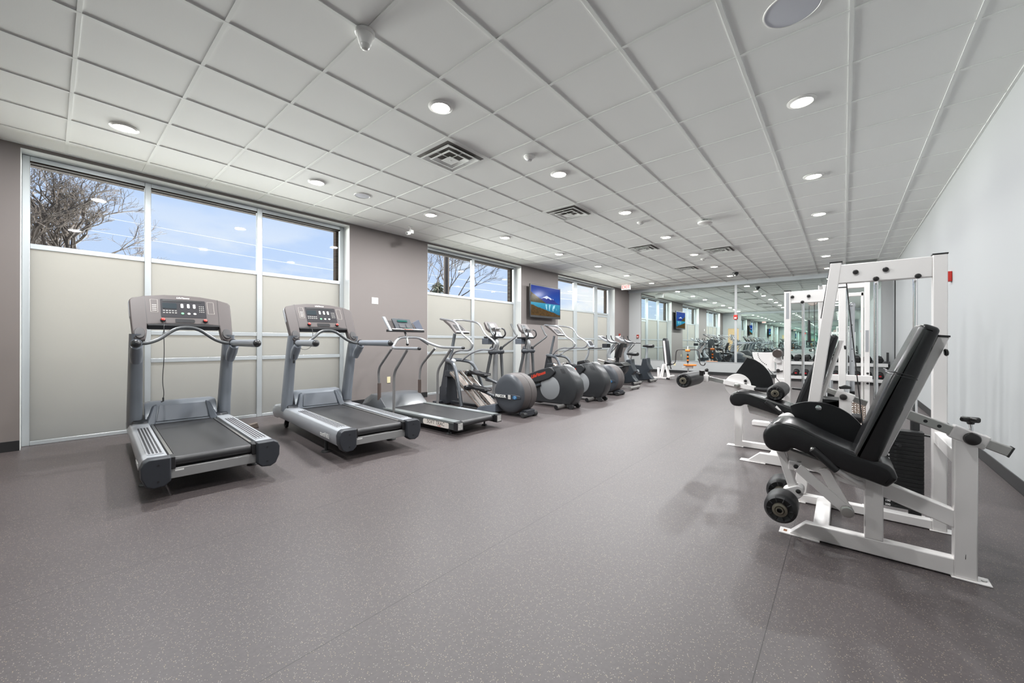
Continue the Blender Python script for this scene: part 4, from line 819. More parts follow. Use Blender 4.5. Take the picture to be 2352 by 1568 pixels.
    g = MB(); g.poly3([(-0.16,1.49,1.288),(0.16,1.49,1.288),(0.15,1.51,1.30),(-0.15,1.51,1.30)], (0,0,0.012)); g.build('reading_ledge', BODYL, con, bevel=0.003)
    g = MB(); g.poly3([(-0.10,1.56,1.334),(0.10,1.56,1.334),(0.085,1.68,1.428),(-0.085,1.68,1.428)], (0,-0.003,0.004)); g.build('display_panel', SCREEN, con, bevel=0.002)
    BAR = mat('satin_rail', (0.42,0.43,0.45), 0.25, 0.7)
    for s in (-1, 1):
        g = MB(); g.tube([(s*0.05,1.90,1.515),(s*0.20,1.87,1.53),(s*0.27,1.72,1.52),(s*0.275,1.40,1.455),(s*0.275,1.22,1.26),(s*0.275,1.05,1.16),(s*0.275,0.98,1.08),(s*0.275,1.06,0.995),(s*0.26,1.30,0.985),(s*0.22,1.50,0.93),(s*0.14,1.68,0.80)], 0.0165, 14, 6); g.build('handrail', BAR, t)
    return t
e1 = rear_wheel_elliptical(); e1.location = (4.69, 3.59, 0); e1['label'] = 'round-drum elliptical trainer nearest the camera, beside the low grey treadmill'
dup(e1, (7.87, 3.60, 0), 0, 'farther round-drum elliptical trainer, partly hidden behind the black-bodied ones')
def arm_elliptical():
    t = thing('elliptical_trainer', '', 'elliptical trainer', group='black elliptical trainers with moving arms')
    BLK = mat('graphite_shell', (0.030, 0.032, 0.035), 0.33, 0.1); DISC = mat('grey_disc', (0.23,0.24,0.25), 0.4)
    shell = [(0.02,0.06),(-0.07,0.20),(-0.105,0.33),(-0.08,0.46),(0.0,0.58),(0.10,0.69),(0.19,0.745),(0.34,0.72),(0.62,0.64),(0.88,0.55),(0.97,0.49),(0.90,0.42),(0.78,0.34),(0.76,0.06)]
    g = MB(); R = []
    for x, k in ((-0.135,0.93),(-0.12,0.985),(-0.09,1.0),(0.09,1.0),(0.12,0.985),(0.135,0.93)):
        R.append([(x, 0.4+(y-0.4)*k, 0.36+(z-0.36)*k) for y, z in shell])
    g.loft(R); sh = g.build('drive_housing', BLK, t, bevel=0.01, seg=2, sharp=45)
    for s in (-1, 1):
        g = MB(); g.lathe([(0.205,0),(0.205,0.010),(0.195,0.016),(0,0.018)], (s*0.130,0.44,0.33), (s,0,0), 48); g.build('side_disc', DISC, sh)
        g = MB(); arm = rounded([(0.97,0.50,0),(0.88,0.555,0),(0.62,0.645,0),(0.40,0.70,0),(0.30,0.62,0),(0.42,0.50,0),(0.70,0.41,0),(0.90,0.43,0),(0.97,0.50,0)], 0.05, 4)
        g.prism([(p.x, p.y) for p in arm[:-1]], 'x', s*0.130, s*0.177); g.build('arm_cover', BLK, sh, bevel=0.014, seg=3)
        if s < 0: text('maker_lettering', 'LifeFitness', 0.078, mat('red_lettering', (0.62,0.05,0.02), 0.4), sh, (-0.1778, 0.665, 0.548), (0,-1,0.34), (0,0,1), 0.0006, 0.3, bold=0.002)
        for k in range(4):
            g = MB(); g.beam((s*0.1365,0.115+k*0.022,0.60-k*0.002), (s*0.1365,0.165+k*0.022,0.675-k*0.002), 0.005, 0.007, (0,1,0)); g.build('vent_slot', BLACKP, sh)
    g = MB(); g.cyl((-0.34,0.17,0.045), (0.34,0.17,0.045), 0.033, n=20); g.m = 1
    for s in (-1, 1): g.cyl((s*0.34,0.17,0.045), (s*0.352,0.17,0.045), 0.035, n=20); g.cyl((s*0.30,0.17,0.001), (s*0.30,0.17,0.02), 0.022, n=14)
    g.build('rear_stabiliser', [mat('satin_bar', (0.36,0.35,0.34), 0.3, 0.6), BLACKP], t)
    for s in (-1, 1):
        g = MB(); g.cyl((s*0.08,0.02,0.041), (s*0.13,0.02,0.041), 0.040, n=20); g.box(s*0.08, s*0.13, 0.02, 0.10, 0.03, 0.07); g.build('transport_wheel', RUBBER, t)
    g = MB(); g.box(-0.05, 0.05, 0.7, 1.95, 0.03, 0.10); g.cyl((-0.30,1.95,0.045), (0.30,1.95,0.045), 0.035, n=20); g.build('base_beam', BLK, t, bevel=0.008)
    COLM = mat('silver_column', (0.40,0.41,0.42), 0.28, 0.6)
    g = MB(); g.tube([(0,1.86,0.06),(0,1.86,0.60),(0,1.84,0.95),(0,1.82,1.10),(0,1.88,1.22)], [0.060,0.056,0.052,0.05,0.05], 20, 6); g.build('column', COLM, t)
    g = MB(); g.cyl((-0.16,1.83,0.93), (0.16,1.83,0.93), 0.050, n=20); g.ball((-0.15,1.83,0.93), (0.065,0.065,0.055), 16); g.ball((0.15,1.83,0.93), (0.065,0.065,0.055), 16); g.build('arm_pivot', DARKP, t)
    for s, dt, db in ((-1, 0.0, 0.10), (1, -0.12, -0.06)):
        x = s*0.145
        g = MB(); g.tube([(x,1.83,0.95),(x*1.0,1.80+dt*0.2,1.03),(x*1.45,1.72+dt*0.7,1.15),(x*1.95,1.66+dt,1.25),(x*1.95,1.70+dt,1.31),(x*1.9,1.80+dt,1.49)], 0.0185, 12, 6); g.m = 1; g.ball((x,1.83,0.99), (0.036,0.04,0.05), 14); g.build('moving_handle', [mat('satin_grey_tube', (0.15,0.155,0.16), 0.3, 0.4), DARKP], t)
        g = MB(); g.tube([(x,1.83,0.92),(x*1.05,1.86+db,0.42),(x*1.1,1.84+db,0.36)], [0.033,0.030,0.028], 14); g.build('lower_arm', mat('dark_grey_arm', (0.10,0.105,0.11), 0.35, 0.3), t)
        g = MB(); g.tube([(x*1.1,1.84+db,0.37),(x*1.1,1.0,0.30),(x*1.1,0.62,0.38)], 0.022, 12, 3); arm = g.build('pedal_arm', DARKP, t)
        g = MB(); g.box(x*1.1-0.08, x*1.1+0.08, 1.08, 1.45, 0.345, 0.37); g.box(x*1.1-0.08, x*1.1-0.07, 1.08, 1.45, 0.36, 0.40); g.box(x*1.1+0.07, x*1.1+0.08, 1.08, 1.45, 0.36, 0.40); g.build('foot_tray', BLACKP, arm, bevel=0.008)
        g = MB(); g.tube([(s*0.03,1.86,1.22),(s*0.12,1.78,1.22),(s*0.145,1.72,1.28),(s*0.135,1.74,1.37),(s*0.11,1.79,1.40)], [0.02,0.016,0.016,0.015], 12, 5); g.build('fixed_grip', BLACKP, t)
    g = MB(); g.box(-0.17, 0.17, 1.78, 2.02, 1.20, 1.235); g.m = 1; g.box(-0.17, 0.02, 1.90, 2.07, 1.08, 1.20); g.build('accessory_tray', [BLACKP, HOOD], t, bevel=0.010)
    g = MB(); g.loft([[(-0.15,1.84,1.335),(0.15,1.84,1.335),(0.15,1.89,1.31),(-0.15,1.89,1.31)], [(-0.175,1.90,1.39),(0.175,1.90,1.39),(0.175,1.96,1.37),(-0.175,1.96,1.37)], [(-0.165,2.00,1.52),(0.165,2.00,1.52),(0.165,2.03,1.50),(-0.165,2.03,1.50)], [(-0.14,2.01,1.535),(0.14,2.01,1.535),(0.14,2.03,1.525),(-0.14,2.03,1.525)]]); con = g.build('console', HSG2, t, bevel=0.008, seg=3)
    g = MB(); g.poly3([(-0.16,1.875,1.385),(0.16,1.875,1.385),(0.16,1.89,1.40),(-0.16,1.89,1.40)], (0,-0.03,0.01)); g.build('reading_ledge', BLACKP, con, bevel=0.003)
    g = MB(); g.poly3([(-0.06,1.925,1.425),(0.06,1.925,1.425),(0.06,1.975,1.49),(-0.06,1.975,1.49)], (0,-0.004,0.003)); g.build('screen', LCD, con, smooth=False)
    g = MB(); g.poly3([(-0.09,1.75,1.235),(0.09,1.75,1.235),(0.11,1.83,1.33),(-0.11,1.83,1.33)], (0,0.03,-0.02)); g.build('key_panel', GREYP, con, bevel=0.004)
    return t
a1 = arm_elliptical(); a1.location = (5.77, 3.46, 0); a1['label'] = 'black elliptical trainer with grey side disc, nearer of the two beside the round drum'
dup(a1, (6.86, 3.50, 0), 0, 'second black elliptical trainer with grey side disc and red lettering, under the television')
# ================================================================ bikes
BIKEG = mat('slate_bike_shell', (0.028, 0.034, 0.042), 0.38, 0.05)
LSIL = mat('pale_bike_neck', (0.33,0.35,0.37), 0.4, 0.1)
def upright_bike(seat_z):
    t = thing('exercise_bike', '', 'exercise bike', group='upright exercise bikes near the far corner')
    sh = [(0.02,0.09),(0.30,0.03),(0.62,0.03),(0.80,0.10),(0.80,0.42),(0.60,0.47),(0.34,0.46),(0.30,0.66),(0.16,0.68),(0.14,0.50),(0.06,0.36),(0.14,0.27),(0.10,0.18)]
    g = MB(); R = []
    for x, k in ((-0.11,0.95),(-0.095,1.0),(0.095,1.0),(0.11,0.95)): R.append([(x, 0.4+(y-0.4)*k, 0.3+(z-0.3)*k) for y, z in sh])
    g.loft(R); s_ = g.build('drive_housing', BIKEG, t, bevel=0.012, seg=2)
    for s in (-1, 1):
        g = MB(); g.lathe([(0.055,0),(0.05,0.02),(0,0.024)], (s*0.11,0.44,0.285), (s,0,0), 24); g.m = 1; g.beam((s*0.13,0.44,0.285), (s*0.14,0.36,0.22 if s < 0 else 0.35), 0.02, 0.03, (0,0,1)); g.m = 2; g.box(s*0.14, s*0.24, 0.31, 0.41, (0.205 if s < 0 else 0.345), (0.23 if s < 0 else 0.37)); g.build('crank_and_pedal', [LSIL, CHROME, BLACKP], t, bevel=0.004)
    g = MB(); g.cyl((-0.26,0.05,0.05), (0.26,0.05,0.05), 0.034, n=20); g.m = 1; g.cyl((-0.275,0.05,0.05), (-0.255,0.05,0.05), 0.037, n=20); g.cyl((0.255,0.05,0.05), (0.275,0.05,0.05), 0.037, n=20)
    for s in (-1, 1): g.cyl((s*0.2,0.05,0.001), (s*0.2,0.05,0.02), 0.02, n=12)
    g.build('rear_stabiliser', [MAT['satin_bar'], BLACKP], t)
    g = MB(); g.cyl((-0.24,0.95,0.05), (0.24,0.95,0.05), 0.034, n=20); g.box(-0.04,0.04,0.05,0.95,0.02,0.06); g.build('base_beam', MAT['satin_bar'], t)
    g = MB(); g.tube([(0,0.24,0.60),(0,0.19,seat_z-0.05)], [0.024,0.022], 16); g.build('seat_post', LSIL if seat_z > 0.95 else CHROME, t)
    g = MB(); R = []
    for y, w, h in ((0.02,0.02,0.02),(0.03,0.10,0.045),(0.09,0.125,0.05),(0.17,0.10,0.045),(0.25,0.05,0.035),(0.32,0.025,0.025),(0.335,0.01,0.01)):
        R.append([(w*math.cos(a), y, seat_z-0.03+h*math.sin(a)) for a in [2*PI*i/16 for i in range(16)]])
    g.loft(R); g.build('saddle', FOAM, t)
    g = MB(); R = []
    for y, z, w, d in ((0.70,0.42,0.06,0.12),(0.82,0.60,0.055,0.075),(0.86,0.78,0.05,0.055),(0.78,0.95,0.045,0.05),(0.68,1.08,0.04,0.045)):
        R.append([(w*math.cos(a), y+d*math.sin(a), z) for a in [2*PI*i/20 for i in range(20)]])
    g.loft(R); g.build('neck', LSIL, t)
    g = MB(); g.beam((0,0.58,1.06), (0,0.80,0.82), 0.03, 0.014, (0,1,0)); g.build('neck_trim', DARKMET, t)
    for s in (-1, 1):
        g = MB(); g.tube([(s*0.02,0.66,1.10),(s*0.14,0.64,1.11),(s*0.17,0.70,1.12),(s*0.16,0.83,1.20),(s*0.13,0.86,1.31)], 0.0145, 12, 6); g.tube([(s*0.14,0.66,1.105),(s*0.17,0.56,1.10),(s*0.17,0.47,1.095)], 0.0155, 12, 3); g.build('handlebar', BLACKP, t)
    g = MB(); g.loft([[(-0.10,0.68,1.13),(0.10,0.68,1.13),(0.10,0.72,1.09),(-0.10,0.72,1.09)], [(-0.15,0.90,1.19),(0.15,0.90,1.19),(0.15,0.93,1.15),(-0.15,0.93,1.15)], [(-0.13,1.12,1.31),(0.13,1.12,1.31),(0.13,1.14,1.28),(-0.13,1.14,1.28)]]); con = g.build('console', LSIL, t, bevel=0.008, seg=3)
    g = MB(); g.poly3([(-0.09,0.93,1.208),(0.09,0.93,1.208),(0.08,1.06,1.279),(-0.08,1.06,1.279)], (0,-0.003,0.004)); g.build('screen', SCREEN, con, smooth=False)
    g = MB(); g.box(-0.12,0.12,0.86,1.00,0.97,1.08); g.build('battery_box', CAPM, t, bevel=0.012)
    return t
u1 = upright_bike(0.84); u1.location = (10.03, 4.11, 0); u1['label'] = 'upright exercise bike with low saddle, behind the recumbent bike'
u2 = upright_bike(1.045); u2.location = (11.06, 4.08, 0); u2['label'] = 'upright exercise bike with high saddle raised on a pale post, by the far bench'
t = thing('recumbent_bike', 'black recumbent bike with tall padded backrest, behind the farther drum elliptical', 'exercise bike', (9.02, 3.95, 0))
sh = [(0.95,0.05),(1.30,0.05),(1.42,0.30),(1.36,0.62),(1.16,0.66),(1.02,0.50),(0.90,0.36),(0.55,0.36),(0.34,0.42),(0.20,0.50),(0.08,0.55),(0.02,0.54),(0.04,0.44),(0.16,0.30),(0.34,0.16)]
g = MB(); R = []
for x, k in ((-0.12,0.95),(-0.10,1.0),(0.10,1.0),(0.12,0.95)): R.append([(x, 0.5+(y-0.5)*k, 0.33+(z-0.33)*k) for y, z in sh])
g.loft(R); g.build('frame_shell', BLACKP, t, bevel=0.012)
g = MB(); R = []
for y, z, w in ((0.34,0.76,0.14),(0.33,0.75,0.14),(0.29,0.92,0.145),(0.24,1.08,0.12),(0.23,1.105,0.09)):
    R.append([(w*math.copysign(abs(math.cos(a))**0.5, math.cos(a)), y-0.05+0.045*math.copysign(abs(math.sin(a))**0.6, math.sin(a)), z) for a in [2*PI*i/24 for i in range(24)]])
g.loft(R[1:]); g.build('backrest', LEATHER, t, bevel=0.0)
g = MB()
for s in (-1, 1): g.beam((s*0.05,0.27,0.80), (s*0.05,0.30,0.60), 0.035, 0.035)
g.build('backrest_bracket', BLACKP, t, bevel=0.004)
g = MB(); pts = rounded([(0.0,0.56,0),(0.12,0.64,0),(0.50,0.655,0),(0.56,0.60,0),(0.50,0.56,0),(0.0,0.56,0)], 0.03, 4); g.prism([(p.x,p.y) for p in pts[:-1]], 'x', -0.21, 0.21); g.build('seat', LEATHER, t, bevel=0.015, seg=3)
for s in (-1, 1):
    g = MB(); g.tube([(s*0.20,0.10,0.60),(s*0.26,0.30,0.62),(s*0.27,0.50,0.66),(s*0.27,0.66,0.69)], 0.014, 12, 4); g.m = 1; g.cyl((s*0.27,0.50,0.66), (s*0.27,0.67,0.692), 0.018, n=14); g.build('side_grip', [BLACKP, mat('bright_grip', (0.62,0.55,0.50), 0.25, 0.6)], t)
g = MB(); g.tube([(0,1.20,0.62),(0,1.10,0.80),(0,1.08,0.95)], 0.026, 14, 3); g.build('console_post', LSIL, t)
g = MB(); g.loft([[(-0.13,0.96,1.0),(0.13,0.96,1.0),(0.13,1.0,0.98),(-0.13,1.0,0.98)], [(-0.12,1.08,1.18),(0.12,1.08,1.18),(0.12,1.12,1.16),(-0.12,1.12,1.16)]]); con = g.build('console', SILVER, t, bevel=0.01)
g = MB(); g.poly3([(-0.08,0.985,1.045),(0.08,0.985,1.045),(0.08,1.055,1.15),(-0.08,1.055,1.15)], (0,-0.004,0.003)); g.build('screen', SCREEN, con, smooth=False)
g = MB(); g.tube([(-0.22,0.82,0.97),(-0.18,0.98,0.96),(0,1.04,0.96),(0.18,0.98,0.96),(0.22,0.82,0.97)], 0.014, 12, 5); g.build('handlebar', BLACKP, t)
g = MB(); g.cyl((-0.27,-0.15,0.05), (0.27,-0.15,0.05), 0.034, n=20); g.cyl((-0.27,1.3,0.05), (0.27,1.3,0.05), 0.034, n=20); g.box(-0.04,0.04,-0.15,1.3,0.03,0.07)
for s in (-1, 1):
    for y in (-0.15, 1.3): g.cyl((s*0.22,y,0.001), (s*0.22,y,0.02), 0.02, n=12)
g.build('stabiliser', MAT['satin_bar'], t)
g = MB()
for s in (-1, 1): g.beam((s*0.13,0.98,0.32), (s*0.16,0.98+s*0.1,0.32+s*0.1), 0.02, 0.03); g.box(s*0.16, s*0.26, 0.93+s*0.1, 1.03+s*0.1, 0.31+s*0.1, 0.335+s*0.1)
g.build('pedals', BLACKP, t, bevel=0.003)
# small rubber wedge on the floor behind the first treadmill
t = thing('rubber_door_stop', 'small brown rubber block on the floor between the first two treadmills', 'door stop', (1.72, 5.86, 0))
g = MB(); g.loft([[(-0.055,-0.03,0.001),(0.055,-0.03,0.001),(0.055,0.03,0.001),(-0.055,0.03,0.001)], [(-0.05,-0.03,0.055),(0.04,-0.03,0.07),(0.04,0.03,0.07),(-0.05,0.03,0.055)]]); g.build('block', mat('brown_rubber', (0.16,0.13,0.11), 0.6), t, bevel=0.006)

# ================================================================ white strength machines along the right wall
GREYST = mat('grey_sticker', (0.42, 0.43, 0.45), 0.5)
BOLT = mat('black_bolt', (0.02, 0.018, 0.018), 0.3)
def wpart(g, name, m, root, **k): return g.build(name, m, root, off=root.location, **k)
def knob(root, c, r, ax=(-1,0,0), m=BOLT, name='bolt_cap', h=None):
    g = MB(); h = h or r*0.9; g.lathe([(r*0.7, 0), (r, h*0.3), (r*0.85, h*0.8), (r*0.4, h), (0, h)], c, ax, 20); return wpart(g, name, m, root)
def pad_profile(pts, rad, k=5):
    P = rounded([(p[0], p[1], 0) for p in pts+[pts[0]]], rad, k); q = [(v.x, v.y) for v in P]; return q
def hull_round(pts, rads, k=6):
    """closed outline with its own radius at every corner"""
    n = len(pts); out = []
    for i in range(n):
        a, b, c = Vector(pts[i-1]), Vector(pts[i]), Vector(pts[(i+1) % n]); d1, d2 = a-b, c-b; r = min(rads[i], d1.length*0.49, d2.length*0.49)
        s, e = b+d1.normalized()*r, b+d2.normalized()*r
        for j in range(k+1):
            t = j/k; p = s*(1-t)**2+b*2*t*(1-t)+e*t*t; out.append((p.x, p.y))
    return out
def cushion(root, name, outline, x0, x1, edge=0.03, seams=()):
    g = MB(); xc = (x0+x1)/2; cy = sum(p[0] for p in outline)/len(outline); cz = sum(p[1] for p in outline)/len(outline)
    R = []; N = 6
    for side in (0, 1):
        rng = range(N+1) if side == 0 else range(N, -1, -1)
        for j in rng:
            a = PI/2*j/N; ins = edge*(1-math.sin(a)); x = (x0+edge*(1-math.cos(a))) if side == 0 else (x1-edge*(1-math.cos(a)))
            ring = []
            n = len(outline)
            for i, (y, z) in enumerate(outline):
                py, pz = outline[i-1]; ny, nz = outline[(i+1) % n]; ty, tz = ny-py, nz-pz; L = math.hypot(ty, tz) or 1; ring.append((x, y-ins*(-tz/L)*ORI, z-ins*(ty/L)*ORI))
            R.append(ring)
    g.loft(R); o = wpart(g, name, LEATHER, root, sharp=75)
    for s in seams:
        q = MB(); q.tube(s, 0.0022, 6, 0); q.build('seam', mat('grey_piping', (0.03,0.03,0.032), 0.3), o, off=root.location)
    return o
def orient(o):
    A = sum(o[i-1][0]*o[i][1]-o[i][0]*o[i-1][1] for i in range(len(o))); return o if A < 0 else o[::-1]
ORI = 1
def roller(root, y, z, r, x0, x1, label=None, par=None):
    g = MB(); g.lathe([(r*0.45,0.012),(r*0.8,0.004),(r*0.97,0.02),(r,0.045),(r,x1-x0-0.045),(r*0.97,x1-x0-0.02),(r*0.8,x1-x0-0.004),(r*0.45,x1-x0-0.012)], (x0,y,z), (1,0,0), 40); o = wpart(g, 'foam_roller', FOAM, root)
    for s, x in ((-1, x0), (1, x1)):
        q = MB(); q.lathe([(r*0.47,-0.012),(r*0.45,0.004),(r*0.30,0.006),(r*0.24,0.002)], (x,y,z), (s,0,0), 28, cap=False); q.lathe([(r*0.24,0.0),(r*0.24,0.012),(r*0.16,0.012),(r*0.16,-0.004)], (x,y,z), (s,0,0), 24, cap=False); q.build('roller_end_ring', mat('dull_bronze', (0.22,0.20,0.16), 0.35, 0.8), o, off=root.location)
        q = MB(); q.lathe([(r*0.165,-0.01),(0,-0.009)], (x,y,z), (s,0,0), 16); q.build('bore', BLACKP, o, off=root.location)
    for k in range(10):
        a = 2*PI*k/10; q = MB(); q.tube([(x0+0.003,y+r*0.55*math.cos(a),z+r*0.55*math.sin(a)),(x0+0.006,y+r*0.8*math.cos(a),z+r*0.8*math.sin(a)),(x0+0.02,y+r*0.95*math.cos(a),z+r*0.95*math.sin(a))], [0.004,0.003,0.001], 6); q.build('foam_pleat', FOAM, o, off=root.location)
    return o
def arc_pts(c, r, a0, a1, n=24): return [(c[0]+r*math.cos(math.radians(a0+(a1-a0)*i/n)), c[1]+r*math.sin(math.radians(a0+(a1-a0)*i/n))) for i in range(n+1)]
# ---------------------------------------------------------------- nearest machine: seated leg curl
def leg_curl():
    t = thing('leg_curl_machine', 'nearest white leg curl machine with black padded seat, foam rollers and tall tower', 'exercise machine', (3.0, -0.1, 0))
    W = WHITE; x0, x1 = 2.825, 2.885
    # seat frame in one plane
    g = MB(); g.prism([(0.245,0.006),(0.165,0.088),(-0.412,0.088),(-0.412,0.006)], 'x', x0, x1); g.prism([(0.165,0.0885),(-0.1,0.0885),(-0.1,0.006),(0.165,0.006)], 'x', x0+0.002, x1-0.002); wpart(g, 'base_beam', W, t, bevel=0.005, seg=3)
    g = MB(); g.box(x0-0.012, x1+0.012, 0.10, 0.292, 0.0005, 0.0065); g.m = 1; g.box(x0+0.015, x1-0.015, 0.255, 0.272, 0.0066, 0.0072); wpart(g, 'front_foot_plate', [W, RUST], t, bevel=0.002)
    g = MB(); g.box(x0-0.012, x1+0.012, -0.53, -0.40, 0.0005, 0.0065); g.m = 1; g.cyl((x0+0.03,-0.51,0.0066), (x0+0.03,-0.51,0.010), 0.010, n=14); wpart(g, 'rear_foot_plate', [W, BRUSHED], t, bevel=0.002)
    g = MB(); g.box(x0, x1, -0.487, -0.410, 0.006, 0.665); rp = wpart(g, 'rear_post', W, t, bevel=0.005, seg=3)
    g = MB(); g.prism([(-0.446,0.10),(-0.4475,0.125),(-0.4485,0.12),(-0.4478,0.10)], 'x', x0-0.0006, x0+0.001); g.build('paint_chip', BLACKP, rp, off=t.location, smooth=False)
    g = MB(); g.box(x0, x1, -0.163, -0.088, 0.086, 0.40); wpart(g, 'seat_post', W, t, bevel=0.005, seg=3)
    g = MB(); g.prism([(0.262,0.505),(0.245,0.43),(0.02,0.365),(-0.163,0.322),(-0.412,0.236),(-0.412,0.322),(-0.20,0.392),(0.06,0.452)], 'x', x0+0.001, x1-0.001); wpart(g, 'seat_rail', W, t, bevel=0.005, seg=3)
    g = MB(); g.box(x0+0.02, 3.44, 0.06, 0.135, 0.006, 0.066); wpart(g, 'floor_crossbar', W, t, bevel=0.005, seg=3)
    g = MB(); g.box(x1, 3.44, -0.482, -0.417, 0.53, 0.60); g.prism([(x1,0.53),(x1+0.001,0.36),(x1+0.05,0.42),(x1+0.2,0.53)], 'y', -0.46, -0.44); wpart(g, 'rear_crossbar', W, t, bevel=0.004)
    # seat and back pads
    seat = orient(hull_round([(0.372,0.60),(0.345,0.50),(0.245,0.500),(0.22,0.535),(0.0,0.448),(-0.170,0.402),(-0.213,0.452),(-0.19,0.512),(0.02,0.580),(0.20,0.668),(0.30,0.682)], [0.05,0.05,0.04,0.03,0.1,0.012,0.02,0.03,0.1,0.06,0.06]))
    cushion(t, 'seat_pad', seat, 2.715, 2.995, 0.022, seams=[[(2.735,y,z) for y, z in ((0.33,0.665),(0.20,0.652),(0.02,0.566),(-0.17,0.502))]])
    back = orient(hull_round([(-0.035,0.525),(-0.135,0.512),(-0.352,1.190),(-0.345,1.205),(-0.290,1.232),(-0.205,1.02),(-0.178,0.955),(-0.05,0.58)], [0.02,0.03,0.015,0.01,0.03,0.1,0.05,0.05]))
    bk = cushion(t, 'backrest_pad', back, 2.712, 2.992, 0.026, seams=[[(2.711,-0.275,0.952),(2.714,-0.20,0.972),(2.75,-0.176,0.978),(2.95,-0.176,0.978)], [(2.711,-0.263,0.968),(2.714,-0.193,0.987),(2.75,-0.169,0.992),(2.95,-0.169,0.992)], [(2.720,-0.062,0.56),(2.722,-0.185,0.96),(2.724,-0.30,1.20)]])
    g = MB(); g.prism([(-0.140,0.535),(-0.172,0.545),(-0.392,1.158),(-0.352,1.162)], 'x', 2.80, 2.905); pl = wpart(g, 'back_plate', W, t, bevel=0.003)
    g = MB(); g.prism([(-0.348,1.163),(-0.394,1.159),(-0.394,1.167),(-0.346,1.172)], 'x', 2.798, 2.907); g.build('plate_edge_cap', RUBBER, pl, off=t.location)
    knob(t, (2.795,-0.372,1.085), 0.018, (0,-1,0.1), BOLT, 'back_knob')
    # adjusting tube and sleeve
    g = MB(); g.beam((2.855,-0.235,0.772), (2.855,-0.585,0.632), 0.045, 0.045, (0,0,1)); tb = wpart(g, 'adjusting_tube', BRUSHED, t, bevel=0.004)
    for y, z in ((-0.315,0.740),(-0.362,0.7215)):
        g = MB(); g.cyl((2.8322,y,z), (2.8335,y,z), 0.008, n=16); g.build('adjusting_hole', BLACKP, tb, off=t.location)
    g = MB(); g.beam((2.855,-0.583,0.633), (2.855,-0.588,0.631), 0.049, 0.049); g.build('end_plug', RUBBER, tb, off=t.location)
    g = MB(); g.beam((2.855,-0.402,0.705), (2.855,-0.516,0.660), 0.062, 0.064, (0,0,1)); wpart(g, 'sleeve', W, t, bevel=0.005, seg=3)
    g = MB(); g.lathe([(0.026,0),(0.030,0.008),(0.026,0.02),(0.010,0.024)], (2.824,-0.466,0.678), (-1,0,0), 24); wpart(g, 'locking_knob', BOLT, t)
    g = MB(); g.cyl((2.855,-0.472,0.695), (2.855,-0.466,0.752), 0.007, n=12); g.m = 1; g.lathe([(0.012,0.0),(0.014,0.010),(0.018,0.016)], (2.855,-0.468,0.742), (0,0.1,1), 18); 
    for k in range(4): g.tube([(2.855,-0.466,0.763),(2.855+0.038*math.cos(k*PI/2+0.6),-0.466+0.038*math.sin(k*PI/2+0.6),0.765)], [0.014,0.010], 12)
    wpart(g, 'star_knob', [CHROME, BOLT], t, bevel=0.002)
    # lever: two flat arms from the pivot, roller stem and joints
    g = MB(); g.beam((2.80,-0.018,0.218), (2.80,0.20,0.410), 0.012, 0.052, (0,0,1)); g.beam((2.812,-0.018,0.218), (2.812,0.085,0.425), 0.012, 0.050, (0,1,0)); lv = wpart(g, 'lever_arm', W, t, bevel=0.003)
    g = MB(); g.lathe([(0.030,0),(0.030,0.012),(0.022,0.014),(0.022,0.017),(0,0.018)], (2.795,-0.018,0.218), (-1,0,0), 28); g.cyl((2.795,-0.018,0.218), (2.86,-0.018,0.218), 0.022, n=20); g.build('pivot', BRUSHED, lv, off=t.location)
    g = MB(); g.beam((2.84,0.285,0.485), (2.84,0.222,0.270), 0.05, 0.042, (0,1,0)); wpart(g, 'roller_stem', W, t, bevel=0.004, seg=3)
    g = MB(); g.box(2.805, 2.875, 0.182, 0.245, 0.385, 0.440); wpart(g, 'upper_bracket', W, t, bevel=0.006)
    knob(t, (2.804,0.208,0.412), 0.013)
    g = MB(); g.prism(hull_round([(0.28,0.215),(0.275,0.265),(0.20,0.305),(0.172,0.29),(0.170,0.255),(0.215,0.205)], [0.02]*6), 'x', 2.80, 2.88); wpart(g, 'lower_bracket', W, t, bevel=0.004)
    knob(t, (2.799,0.197,0.272), 0.013)
    g = MB(); g.cyl((2.64,0.268,0.200), (3.07,0.268,0.200), 0.011, n=14); wpart(g, 'roller_axle', BRUSHED, t)
    roller(t, 0.268, 0.200, 0.080, 2.625, 2.80); roller(t, 0.290, 0.215, 0.080, 2.885, 3.06)
    # hand grip on the near side
    g = MB(); g.tube([(2.73,0.03,0.452),(2.76,-0.03,0.405),(2.79,-0.06,0.385),(2.83,-0.075,0.375)], 0.014, 12, 4); gr_ = wpart(g, 'grip_arm', W, t)
    g = MB(); g.cyl((2.70,0.128,0.548), (2.728,0.026,0.447), 0.0185, n=18); g.m = 1; g.ball((2.70,0.128,0.549), 0.012, 10); g.build('hand_grip', [RUBBER, BRUSHED], gr_, off=t.location)
    # cam shroud beyond the seat
    g = MB(); g.prism(arc_pts((0.13,0.505), 0.252, 58, 212)+[(0.02,0.42),(0.24,0.55)], 'x', 3.13, 3.155); cm = wpart(g, 'cam_shroud', SHROUD, t, bevel=0.002)
    g = MB(); g.prism([(0.13,0.74),(0.02,0.77),(0.02,0.72)], 'x', 3.16, 3.30); g.box(3.16, 3.34, 0.02, 0.10, 0.70, 0.775); g.build('cable_guard', SHROUD, cm, off=t.location)
    g = MB(); g.lathe([(0.016,0),(0.016,0.012),(0.009,0.013)], (3.13,0.118,0.722), (-1,0,0), 20); g.build('cam_bolt', CHROME, cm, off=t.location)
    g = MB(); g.cyl((2.99,0.285,0.645), (3.12,0.27,0.64), 0.035, n=24); wpart(g, 'knee_axle_cap', W, t, bevel=0.012, seg=3)
    # tower
    X0, X1 = 3.44, 3.50
